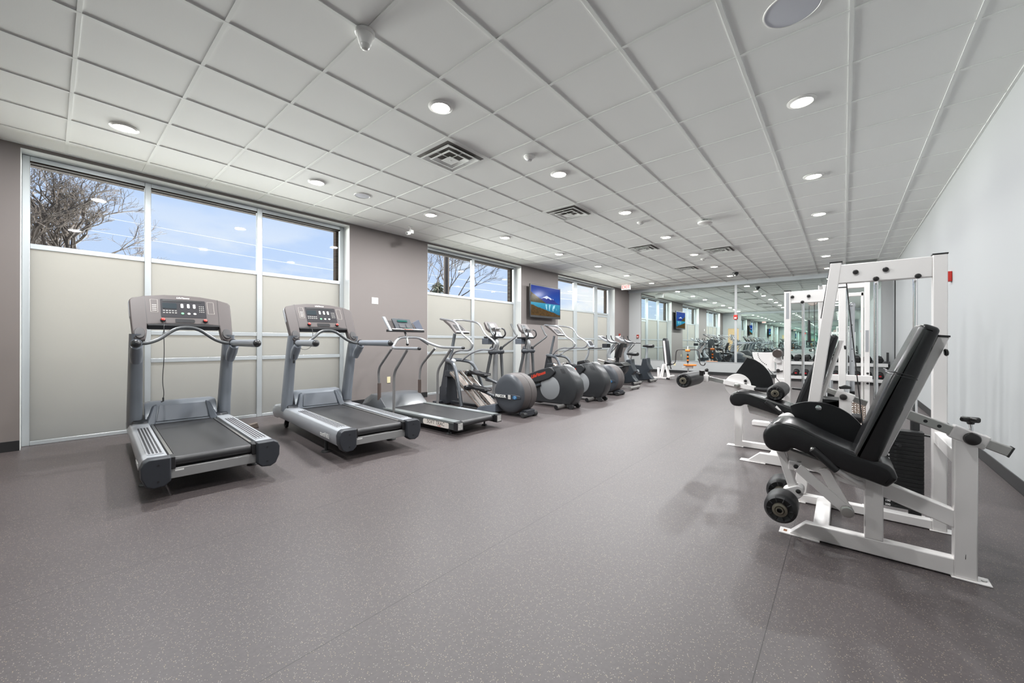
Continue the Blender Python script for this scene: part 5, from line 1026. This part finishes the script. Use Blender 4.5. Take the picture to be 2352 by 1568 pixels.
    g = MB(); g.prism([(0.068,1.672),(0.008,1.672),(0.20,0.062),(0.272,0.062)], 'x', X0, X1); lp_ = wpart(g, 'slanted_post', W, t, bevel=0.005, seg=3)
    g = MB(); g.box(X0-0.002, X1+0.002, 0.004, 0.072, 1.672, 1.679); g.m = 0; g.prism([(0.069,1.66),(0.071,1.66),(0.12,1.30),(0.117,1.30)], 'x', X0+0.002, X1-0.002); g.build('post_cap', RUBBER, lp_, off=t.location)
    g = MB(); g.box(X0, X1, -0.474, -0.412, 0.006, 1.662); ps = wpart(g, 'tower_post', W, t, bevel=0.005, seg=3)
    g = MB(); g.box(X0-0.002, X1+0.002, -0.476, -0.410, 1.662, 1.669); g.build('post_cap', RUBBER, ps, off=t.location)
    g = MB(); g.box(X0-0.01, X1+0.01, -0.53, -0.40, 0.0005, 0.006); g.box(X0-0.01, X1+0.01, 0.2, 0.33, 0.0005, 0.006); wpart(g, 'tower_foot_plate', W, t, bevel=0.002)
    g = MB(); g.box(X0+0.004, X1-0.004, -0.412, 0.03, 1.530, 1.656); tbm = wpart(g, 'top_beam', W, t, bevel=0.006, seg=3)
    for y, z in ((-0.062,1.598),(-0.206,1.598),(-0.161,1.543),(-0.350,1.541)): knob(t, (X0+0.004,y,z), 0.0155)
    g = MB(); g.box(X0+0.002, X1-0.002, -0.412, 0.262, 0.004, 0.058); wpart(g, 'tower_base', W, t, bevel=0.005, seg=3)
    g = MB(); g.box(X1, X1+0.10, -0.40, -0.10, 0.010, 0.03); wpart(g, 'stack_support', W, t, bevel=0.003)
    for y in (-0.166, -0.349):
        g = MB(); g.cyl((3.555,y,0.03), (3.555,y,1.56), 0.012, n=18); wpart(g, 'guide_rod', CHROME, t)
        g = MB(); g.cyl((3.555,y,0.031), (3.555,y,0.073), 0.030, n=20); wpart(g, 'rubber_shoe', RUBBER, t, bevel=0.003)
        g = MB(); g.cyl((3.555,y,0.575), (3.555,y,0.64), 0.022, n=20); wpart(g, 'rod_collar', RUBBER, t)
    for k in range(20):
        z = 0.0745+0.0248*(19-k); g = MB(); g.box(3.51+0.0012*((k*7) % 3), 3.60, -0.386, -0.129+0.001*((k*5) % 3), z, z+0.0236); p = wpart(g, 'weight_plate', IRON, t, bevel=0.002)
        tx = text('plate_number', str(10*(k+1)), 0.017, TEXTW, p, (0,0,0), (0,-1,0), (0,0,1), 0.0003, bold=0.0006); tx.location = (3.5085+0.0012*((k*7) % 3)-3.0, -0.222+0.1, z+0.0118)
        g = MB(); g.cyl((3.509,-0.257,z+0.0118), (3.5105+0.0012*((k*7) % 3),-0.257,z+0.0118), 0.0065, n=12); g.build('pin_hole', BLACKP, p, off=t.location)
    g = MB(); g.cyl((3.505,-0.257,0.0745+0.0248*16+0.012), (3.47,-0.275,0.0745+0.0248*16+0.012), 0.006, 0.011, 12); wpart(g, 'selector_pin', BLACKP, t)
    g = MB(); g.tube([(3.555,-0.257,0.57),(3.555,-0.257,1.56)], 0.0032, 6); g.tube([(3.47,-0.016,1.535),(3.40,-0.10,0.56),(3.30,-0.10,0.50)], 0.0035, 6); wpart(g, 'cable', BLACKP, t)
    g = MB(); g.tube([(3.60,-0.375,0.545),(3.56,-0.42,0.545)], 0.006, 10); wpart(g, 'stop_rod', CHROME, t)
    return t
leg_curl()
# ---------------------------------------------------------------- second machine: leg extension with big sector
def leg_extension():
    t = thing('leg_extension_machine', 'second white machine with quarter-circle black cam and two arm rollers', 'exercise machine', (4.6, 0.3, 0))
    W = WHITE; x0, x1 = 4.30, 4.36
    g = MB(); g.prism([(0.70,0.006),(0.60,0.095),(-0.06,0.095),(-0.06,0.006)], 'x', x0, x1); wpart(g, 'base_beam', W, t, bevel=0.005, seg=3)
    g = MB(); g.box(x0-0.012, x1+0.012, 0.55, 0.76, 0.0005, 0.0065); g.box(x0-0.012, x1+0.012, -0.16, -0.03, 0.0005, 0.0065); wpart(g, 'foot_plate', W, t, bevel=0.002)
    g = MB(); g.box(x0, x1, -0.055, 0.035, 0.006, 0.66); wpart(g, 'rear_post', W, t, bevel=0.005)
    g = MB(); g.box(x0, x1, 0.36, 0.44, 0.09, 0.50); wpart(g, 'seat_post', W, t, bevel=0.005)
    g = MB(); g.prism([(0.70,0.53),(0.68,0.46),(0.30,0.38),(-0.02,0.28),(-0.02,0.37),(0.32,0.47)], 'x', x0+0.001, x1-0.001); wpart(g, 'seat_rail', W, t, bevel=0.005)
    g = MB(); g.box(x0+0.02, 4.86, 0.46, 0.54, 0.006, 0.07); g.box(x1, 4.86, -0.03, 0.03, 0.50, 0.57); wpart(g, 'crossbar', W, t, bevel=0.005)
    seat = orient(hull_round([(0.838,0.60),(0.81,0.528),(0.735,0.528),(0.70,0.555),(0.42,0.47),(0.22,0.42),(0.20,0.47),(0.22,0.52),(0.45,0.60),(0.68,0.668),(0.79,0.668)], [0.04,0.04,0.03,0.03,0.1,0.012,0.02,0.03,0.1,0.05,0.05]))
    cushion(t, 'seat_pad', seat, 4.19, 4.47, 0.022)
    back = orient(hull_round([(0.335,0.53),(0.20,0.50),(0.03,1.175),(0.04,1.192),(0.085,1.20),(0.20,0.95),(0.30,0.66)], [0.03,0.03,0.015,0.01,0.02,0.1,0.06]))
    cushion(t, 'backrest_pad', back, 4.19, 4.46, 0.024)
    g = MB(); g.prism([(0.19,0.52),(0.155,0.53),(-0.005,1.15),(0.028,1.155)], 'x', 4.28, 4.38); wpart(g, 'back_plate', W, t, bevel=0.003)
    knob(t, (4.30,-0.005,1.09), 0.018, (0,-1,0.1), BOLT, 'back_knob')
    g = MB(); g.beam((4.33,0.16,0.745), (4.33,-0.15,0.632), 0.045, 0.045, (0,0,1)); tb = wpart(g, 'adjusting_tube', BRUSHED, t, bevel=0.004)
    g = MB(); g.beam((4.33,0.047,0.704), (4.33,-0.068,0.662), 0.062, 0.066, (0,0,1)); wpart(g, 'sleeve', W, t, bevel=0.005)
    knob(t, (4.30,-0.002,0.675), 0.026, (-1,0,0), BOLT, 'locking_knob')
    g = MB(); g.cyl((4.33,-0.01,0.69), (4.33,-0.012,0.75), 0.007, n=12); g.m = 1; g.tube([(4.30,0.02,0.752),(4.33,-0.012,0.757),(4.36,-0.045,0.752)], [0.012,0.018,0.012], 12); wpart(g, 'star_knob', [CHROME, BOLT], t)
    g = MB(); g.tube([(4.18,0.46,0.56),(4.20,0.38,0.47),(4.28,0.30,0.42)], 0.014, 12, 3); gr_ = wpart(g, 'grip_arm', W, t)
    g = MB(); g.cyl((4.175,0.53,0.60), (4.19,0.415,0.505), 0.019, n=18); g.build('hand_grip', RUBBER, gr_, off=t.location)
    # pivot post, disc, arm, sector and rollers
    g = MB(); g.box(4.84, 4.90, 0.835, 0.905, 0.006, 0.66); g.box(4.84, 4.90, -0.02, 0.84, 0.006, 0.062); g.box(4.83, 4.91, 0.82, 0.98, 0.0005, 0.006); wpart(g, 'pivot_post', W, t, bevel=0.005)
    P0 = (0.866, 0.668)
    g = MB(); g.lathe([(0.125,0),(0.125,0.012)], (4.80,P0[0],P0[1]), (-1,0,0), 48); ds = wpart(g, 'pivot_disc', W, t, bevel=0.002)
    g = MB(); g.lathe([(0.028,0),(0.028,0.05),(0.018,0.055),(0,0.056)], (4.80,P0[0],P0[1]), (-1,0,0), 28); g.build('pivot_bolt', BRUSHED, ds, off=t.location)
    for y, z in ((0.793,0.722),(0.793,0.682)):
        g = MB(); g.lathe([(0.015,0),(0.014,0.018),(0,0.022)], (4.788,y,z), (-1,0,0), 18); g.build('disc_bolt', BOLT, ds, off=t.location)
    sec = arc_pts(P0, 0.318, 106, 190)+[(0.80,0.62),(0.89,0.70),(0.888,0.80)]
    g = MB(); g.prism(sec, 'x', 4.815, 4.84); sc_ = wpart(g, 'cam_shroud', SHROUD, t, bevel=0.002)
    g = MB(); g.prism(arc_pts(P0, 0.330, 98, 112, 8)+arc_pts(P0, 0.312, 112, 98, 8), 'x', 4.805, 4.85); g.build('cam_clamp', BRUSHED, sc_, off=t.location)
    g = MB(); g.beam((4.775,1.0,0.700), (4.775,0.70,0.645), 0.03, 0.052, (0,0,1)); arm = wpart(g, 'pivot_arm', W, t, bevel=0.003)
    g = MB(); g.beam((4.775,1.25,0.745), (4.775,0.995,0.699), 0.026, 0.042, (0,0,1)); g.build('sliding_tube', BRUSHED, arm, bevel=0.002, off=t.location)
    g = MB(); g.tube([(4.775,0.71,0.647),(4.775,0.62,0.640),(4.775,0.50,0.660)], [0.022,0.026,0.022], 12, 3); g.build('arm_end', BLACKP, arm, off=t.location)
    g = MB(); g.box(4.755, 4.80, 1.15, 1.20, 0.69, 0.765); g.cyl((4.775,1.172,0.765), (4.775,1.172,0.80), 0.014, n=14); g.build('slide_collar', W, arm, bevel=0.004, off=t.location)
    g = MB(); g.ball((4.775,1.172,0.818), (0.02,0.02,0.024), 16); g.build('pull_knob', BOLT, arm, off=t.location)
    roller(t, 1.26, 0.735, 0.076, 4.22, 4.74); roller(t, 0.468, 0.672, 0.070, 4.22, 4.74)
    g = MB(); g.cyl((4.74,1.26,0.735), (4.79,1.26,0.735), 0.012, n=12); g.cyl((4.74,0.468,0.672), (4.79,0.468,0.672), 0.012, n=12); wpart(g, 'roller_axle', BRUSHED, t)
    g = MB(); g.cyl((4.50,1.155,0.775), (4.50,1.15,0.83), 0.02, 0.028, 18); wpart(g, 'roller_knob', BOLT, t)
    # tower
    X0, X1 = 4.86, 4.92
    for y0, y1 in ((0.408,0.462),(-0.02,0.035)):
        g = MB(); g.box(X0, X1, y0, y1, 0.006, 1.652); ps = wpart(g, 'tower_post', W, t, bevel=0.005, seg=3)
        g = MB(); g.box(X0-0.002, X1+0.002, y0-0.002, y1+0.002, 1.652, 1.660); g.build('post_cap', RUBBER, ps, off=t.location)
        if y0 > 0.3: g = MB(); g.box(X0-0.001, X0+0.001, y0+0.012, y1-0.016, 1.37, 1.635); g.build('sticker', GREYST, ps, off=t.location, smooth=False)
        g = MB(); g.box(X0-0.01, X1+0.01, y0-0.05, y1+0.05, 0.0005, 0.0062); g.build('foot_plate', W, ps, off=t.location)
    g = MB(); g.box(X0+0.004, X1-0.004, 0.035, 0.408, 1.528, 1.648); wpart(g, 'top_beam', W, t, bevel=0.005)
    g = MB(); g.box(X0+0.003, X1-0.003, 0.035, 0.408, 0.006, 0.06); wpart(g, 'tower_base', W, t, bevel=0.005)
    for y, z in ((0.394,1.592),(0.262,1.591),(0.312,1.535),(0.130,1.535)): knob(t, (X0+0.004,y,z), 0.0155)
    for y in (0.312, 0.130):
        g = MB(); g.cyl((4.965,y,0.02), (4.965,y,1.55), 0.012, n=18); wpart(g, 'guide_rod', CHROME, t)
    for k in range(15):
        z = 0.05+0.0248*k; g = MB(); g.box(4.925, 5.01, 0.10, 0.345, z, z+0.0236); wpart(g, 'weight_plate', IRON, t, bevel=0.002)
    g = MB(); g.tube([(4.965,0.221,0.42),(4.965,0.221,1.55)], 0.003, 6); g.tube([(4.84,0.60,0.86),(4.86,0.42,0.62)], 0.003, 6); wpart(g, 'cable', BLACKP, t)
    g = MB(); g.cyl((4.93,0.40,0.66), (4.93,0.30,0.655), 0.012, n=12); g.ball((4.93,0.30,0.66), 0.02, 12); wpart(g, 'selector_pin', BLACKP, t)
    return t
leg_extension()
# ---------------------------------------------------------------- machine with white quarter plate behind the second tower
t = thing('hip_machine', 'white machine with slotted quarter-circle plate, left of the second tower', 'exercise machine', (6.3, 0.8, 0))
W = WHITE; c0 = (0.705, 0.995)
g = MB(); g.prism([c0]+arc_pts(c0, 0.250, 0, -92, 20), 'x', 6.25, 6.27); qp = wpart(g, 'quarter_plate', W, t, bevel=0.002)
g = MB()
for k in range(9):
    a = math.radians(-6-k*7); y, z = c0[0]+0.185*math.cos(a), c0[1]+0.185*math.sin(a); g.cyl((6.2485,y,z), (6.2502,y,z), 0.006, n=10)
g.build('pin_slot', BLACKP, qp, off=t.location)

g = MB(); g.box(6.22, 6.28, 0.60, 0.675, 0.30, 0.90); g.box(6.215, 6.29, 0.585, 0.69, 0.42, 0.66); cl = wpart(g, 'sliding_carriage', W, t, bevel=0.005)
g = MB(); g.box(6.23, 6.29, 0.575, 0.60, 0.006, 0.95); wpart(g, 'column', W, t, bevel=0.004)
g = MB(); g.box(6.20, 6.32, 0.40, 0.95, 0.002, 0.06); g.box(6.23, 6.29, 0.60, 0.68, 0.05, 0.31); wpart(g, 'base_beam', W, t, bevel=0.005)
g = MB(); g.box(6.265, 6.275, 0.565, 0.575, 0.55, 0.93); wpart(g, 'cable_slot', BLACKP, t)
g = MB(); g.lathe([(0.05,0),(0.055,0.02),(0.055,0.13),(0.045,0.15),(0,0.15)], (6.10,0.655,0.985), (1,0,0), 28); wpart(g, 'pad_roller', mat('brown_black_pad', (0.06,0.045,0.04), 0.4), t)
g = MB(); g.cyl((6.18,0.655,0.90), (6.25,0.655,0.90), 0.045, n=24); g.box(6.2,6.26,0.62,0.69,0.86,0.99); wpart(g, 'pivot_housing', W, t, bevel=0.006)
g = MB(); g.beam((6.20,0.70,0.735), (6.20,0.60,0.76), 0.02, 0.012); g.cyl((6.22,0.655,0.75),(6.2,0.655,0.765),0.02,n=12); wpart(g, 'adjusting_lever', BOLT, t)
# ---------------------------------------------------------------- cable station
t = thing('cable_machine', 'white cable station with chrome rods and diamond plate footrests, farthest white tower', 'exercise machine', (6.4, 0.0, 0))
TR = mat('diamond_plate', (0.55,0.53,0.50), 0.25, 0.9)
for y0, y1 in ((0.195,0.245),(-0.245,-0.195)):
    g = MB(); g.box(6.37, 6.43, y0, y1, 0.006, 1.86); ps = wpart(g, 'tower_post', W, t, bevel=0.005)
    g = MB(); g.box(6.33, 6.47, y0-0.02, y1+0.02, 0.0005, 0.006); g.build('foot_plate', W, ps, off=t.location)
g = MB(); g.box(6.368, 6.37, -0.235, -0.205, 1.02, 1.28); wpart(g, 'sticker', GREYST, t, smooth=False)
g = MB(); g.box(6.375, 6.425, -0.245, 0.245, 1.80, 1.865); g.box(6.385, 6.42, -0.19, -0.05, 1.70, 1.745); wpart(g, 'top_beam', W, t, bevel=0.005)
g = MB(); g.box(6.385, 6.42, -0.188, -0.165, 0.05, 1.75); wpart(g, 'inner_upright', W, t, bevel=0.003)
g = MB(); g.box(6.28, 6.34, -0.265, 0.165, 0.665, 0.735); wpart(g, 'cross_beam', W, t, bevel=0.005)
for z in (0.76, 0.64): knob(t, (6.36,-0.225,z), 0.013)
for y in (0.155, 0.125, -0.01, -0.035):
    g = MB(); g.cyl((6.44,y,0.05), (6.44,y,1.80), 0.0115, n=16); wpart(g, 'guide_rod', CHROME, t)
g = MB(); g.cyl((6.50,-0.085,0.05), (6.50,-0.085,1.60), 0.026, n=20); g.ball((6.50,-0.085,1.60), 0.034, 16); mm_ = wpart(g, 'mast', mat('pale_steel', (0.55,0.57,0.60), 0.3, 0.6), t)
for z in (1.35, 1.2, 1.05, 0.9):
    g = MB(); g.cyl((6.472,-0.085,z), (6.476,-0.085,z), 0.006, n=10); g.build('pin_hole', BLACKP, mm_, off=t.location)
for y in (0.14, -0.02):
    g = MB(); g.cyl((6.35,y,0.50), (6.35,y,0.66), 0.042, n=20); wpart(g, 'chrome_sleeve', CHROME, t)
    for k in range(10):
        g = MB(); g.box(6.42, 6.52, y-0.09, y+0.05, 0.06+k*0.047, 0.104+k*0.047); wpart(g, 'weight_plate', IRON, t, bevel=0.002)
for y0, y1 in ((0.04,0.15),(-0.20,-0.07)):
    g = MB(); a, b_ = Vector((6.14,(y0+y1)/2,0.46)), Vector((5.98,(y0+y1)/2,0.16)); g.beam(a, b_, y1-y0, 0.006, (1,0,0.5)); g.m = 1; d = (b_-a); L_ = d.length; d.normalize(); sd = Vector((0,1,0)); nn = sd.cross(d); nn = nn if nn.x < 0 else -nn
    for i in range(13):
        for j in range(5):
            c = a+d*(L_*(i+0.5)/13)+sd*((j-2)*(y1-y0)/5.2)+nn*0.0035; e = (d+sd*(0.9 if (i+j) % 2 else -0.9)).normalized()*0.008; g.beam(c-e, c+e, 0.005, 0.003, nn)
    wpart(g, 'diamond_plate_footrest', [mat('dark_plate', (0.10,0.075,0.06), 0.4, 0.6), mat('bright_tread', (0.78,0.76,0.72), 0.25, 0.8)], t)
g = MB(); g.box(5.96, 6.3, -0.03, 0.02, 0.05, 0.12); g.box(5.95, 6.5, 0.16, 0.20, 0.006, 0.06); g.box(5.95, 6.5, -0.25, -0.2, 0.006, 0.06); wpart(g, 'base_beam', W, t, bevel=0.004)
g = MB(); g.cyl((5.75,0.10,0.30), (5.75,-0.16,0.30), 0.05, n=20); wpart(g, 'seat_roller', LEATHER, t, bevel=0.01)
g = MB(); g.box(5.72, 5.95, -0.02, 0.03, 0.18, 0.24); wpart(g, 'roller_bracket', W, t, bevel=0.004)
g = MB(); g.lathe([(0.052,0),(0.055,0.006),(0.055,0.024),(0.052,0.03)], (6.33,0.30,1.655), (-1,0,0), 28); g.box(6.30, 6.33, 0.245, 0.30, 1.68, 1.72); wpart(g, 'pulley_housing', mat('beige_housing', (0.42,0.37,0.33), 0.45), t, bevel=0.003)
g = MB(); g.tube([(6.31,0.335,1.60),(6.31,0.335,1.44)], 0.003, 6); g.tube([(6.31,0.335,1.41),(6.31,0.333,1.15)], [0.014,0.018], 10); g.box(6.295,6.325,0.295,0.365,1.135,1.15); wpart(g, 'rope_handle', BLACKP, t)
g = MB(); g.cyl((6.36,0.22,1.86), (6.30,0.22,1.86), 0.02, n=14); g.tube([(6.35,0.17,1.79),(6.31,0.30,1.70)], 0.003, 6); wpart(g, 'pulley', CHROME, t)
# ---------------------------------------------------------------- dumbbell rack on the far wall and its dumbbells
t = thing('dumbbell_rack', 'long black two-tier dumbbell rack with white shelf edges under the far mirrors', 'dumbbell rack', (14.35, 0.25, 0))
for y in (1.42, 0.27, -0.92):
    g = MB(); g.box(14.05, 14.78, y-0.035, y+0.035, 0.002, 0.05); g.beam((14.62,y,0.05), (14.68,y,0.86), 0.06, 0.05, (0,1,0)); g.beam((14.12,y,0.05), (14.34,y,0.62), 0.05, 0.05, (0,1,0)); wpart(g, 'end_frame', BLACKP, t, bevel=0.004)
for z, x, nm in ((0.56, 14.42, 'upper'), (0.15, 14.22, 'lower')):
    g = MB(); g.loft([[(x-0.20,-0.94,z-0.02),(x-0.20,-0.94,z),(x+0.20,-0.94,z+0.06),(x+0.20,-0.94,z+0.04)], [(x-0.20,1.44,z-0.02),(x-0.20,1.44,z),(x+0.20,1.44,z+0.06),(x+0.20,1.44,z+0.04)]]); sh_ = wpart(g, 'shelf', BLACKP, t)
    g = MB(); g.box(x-0.212, x-0.201, -0.9, 1.40, z-0.075, z+0.015); g.build('shelf_edge', mat('pale_strip', (0.62,0.62,0.61), 0.5), sh_, off=t.location, bevel=0.002)
def dumbbell(hexa, r):
    d = thing('dumbbell', '', 'dumbbell'); n = 6 if hexa else 28
    for s in (-1, 1):
        g = MB(); g.lathe([(r*0.8,0),(r,0.012),(r,0.062),(r*0.8,0.075)], (s*0.06,0,0), (s,0,0), n); hd = g.build('head', IRON, d, bevel=0.003)
        if s < 0 and not hexa: text('number', '25', r*0.7, mat('number_red', (0.65,0.02,0.03), 0.5), hd, (-0.136,0,0), (0,-1,0), (0,0,1), 0.001, bold=0.002)
    g = MB(); g.cyl((-0.06,0,0), (0.06,0,0), 0.016, n=16); g.build('handle', CHROME, d)
    return d
hx, rd = dumbbell(True, 0.085), dumbbell(False, 0.075)
ordn = ['first', 'second', 'third', 'fourth', 'fifth', 'sixth', 'seventh', 'eighth', 'ninth', 'tenth']
for tier, (src, x, z, r) in enumerate(((hx, 14.42, 0.59, 0.085), (rd, 14.22, 0.18, 0.075))):
    for k in range(10):
        y = 1.28-k*0.225
        lab = ('black hexagonal dumbbell, %s from the left on the upper tier of the rack' if tier == 0 else 'round black dumbbell with red number, %s from the left on the lower tier') % ordn[k]
        src['group'] = ('hexagonal dumbbells on the upper tier', 'round dumbbells on the lower tier')[tier]
        zz = z+r*(0.87 if tier == 0 else 1.0)+0.003
        if k == 0: src.location = (x, y, zz); src['label'] = lab; src.rotation_euler = (0, math.radians(-8.5), 0)
        else: o = dup(src, (x, y, zz), 0, lab); o.rotation_euler = (0, math.radians(-8.5), 0)
# ---------------------------------------------------------------- orange ab trainer
t = thing('ab_trainer', 'ab trainer with round orange seat and curved black handlebar by the far mirror', 'exercise machine', (13.45, 3.82, 0))
t.rotation_euler = (0, 0, 0)
g = MB(); g.cyl((-0.35,0,0.03), (0.35,0,0.03), 0.025, n=16); g.cyl((0,-0.3,0.03), (0,0.3,0.03), 0.025, n=16); g.build('base', mat('grey_tube', (0.3,0.3,0.3), 0.35, 0.6), t)
g = MB(); g.cyl((0.05,0.06,0.03), (0.0,0.03,0.30), 0.024, n=16); g.build('seat_column', CHROME, t)
g = MB(); g.lathe([(0.10,-0.03),(0.19,-0.018),(0.20,0.0),(0.19,0.022),(0.0,0.028)], (0,-0.02,0.385), (0,0,1), 32); g.build('seat', ORANGE, t)
g = MB(); g.box(-0.08,0.08,-0.1,0.1,0.28,0.36); g.cyl((0,0.22,0.30),(0,0.0,0.31),0.014,n=10); g.build('seat_bracket', WHITE, t, bevel=0.01)
g = MB(); g.cyl((-0.16,0.0,0.38), (-0.17,0.0,0.88), 0.014, n=12); g.build('stem', CHROME, t)
g = MB()
for k in range(5): g.m = k % 2; g.cyl((-0.163,0.0,0.47+k*0.055), (-0.165,0.0,0.525+k*0.055), 0.030+0.004*(k == 2), n=16)
g.build('grip_sleeve', [BLACKP, ORANGE], t)
g = MB(); g.cyl((-0.17,-0.07,0.86), (-0.17,0.07,0.86), 0.038, n=18); g.build('joint', ORANGE, t, bevel=0.01)
g = MB(); g.cyl((-0.17,0.0,0.89), (-0.17,0.0,1.0), 0.014, n=12); g.build('top_pole', WHITE, t)
for s in (-1, 1):
    g = MB(); g.tube([(-0.17,s*0.02,0.88),(-0.18,s*0.22,0.89),(-0.20,s*0.33,0.85),(-0.21,s*0.36,0.70),(-0.22,s*0.37,0.50),(-0.23,s*0.42,0.42),(-0.23,s*0.50,0.41),(-0.23,s*0.54,0.48)], 0.016, 12, 6); g.build('handlebar', mat('black_brown_tube', (0.035,0.03,0.03), 0.4), t)
# ---------------------------------------------------------------- adjustable bench standing by the far mirror
t = thing('weight_bench', 'white framed bench with its black back pad raised upright, by the far mirror', 'bench', (12.12, 4.18, 0))
g = MB(); g.box(-0.03, 0.03, -0.12, 0.38, 0.015, 0.06); g.box(-0.22, 0.22, -0.26, -0.20, 0.09, 0.13); g.box(-0.03,0.03,-0.24,-0.1,0.03,0.11); g.build('base_frame', WHITE, t, bevel=0.004)
g = MB(); g.box(-0.03, 0.03, 0.13, 0.19, 0.06, 0.36); g.m = 1; g.box(-0.032, 0.032, 0.128, 0.192, 0.36, 0.368); g.build('front_post', [WHITE, RUBBER], t, bevel=0.003)
for x, yb, yt in ((-0.09,0.08,0.0),(0.09,0.08,0.0),(-0.06,-0.16,-0.07),(0.06,-0.16,-0.07)):
    g = MB(); g.beam((x,yb,0.05), (x*0.6,yt,0.46), 0.045, 0.03, (1,0,0)); g.build('leg', WHITE, t, bevel=0.003)
M_ = Matrix.Rotation(math.radians(-38), 3, 'Z')
def bp(x, y, z): v = M_ @ Vector((x, y, 0)); return (v.x, v.y+(-0.10+(1.25-z)*-0.10+0.10), z)
g = MB(); R = []
for z, w in ((0.42,0.06),(0.45,0.10),(0.55,0.135),(1.15,0.115),(1.22,0.085),(1.25,0.04)):
    R.append([bp(0.01,w,z), bp(0.03,w*1.04,z), bp(0.07,w*1.04,z), bp(0.085,w*0.95,z), bp(0.085,-w*0.95,z), bp(0.07,-w*1.04,z), bp(0.03,-w*1.04,z), bp(0.01,-w,z)])
g.loft(R); g.build('back_pad', mat('charcoal_vinyl', (0.03,0.034,0.038), 0.45), t, sharp=60)
g = MB(); g.loft([[bp(-0.02,0.035,z), bp(0.009,0.035,z), bp(0.009,-0.035,z), bp(-0.02,-0.035,z)] for z in (0.46, 1.17)]); g.build('back_rail', WHITE, t, bevel=0.003)
g = MB(); g.box(-0.09,-0.02,-0.24,-0.12,0.43,0.46); g.tube([(-0.06,-0.20,0.45),(-0.07,-0.23,0.36),(-0.07,-0.24,0.32)], [0.012,0.018], 10); g.build('adjusting_pin', BLACKP, t)
for s in (-1, 1):
    g = MB(); g.cyl((s*0.06,-0.13,0.031), (s*0.09,-0.13,0.031), 0.030, n=18); g.build('wheel', RUBBER, t)
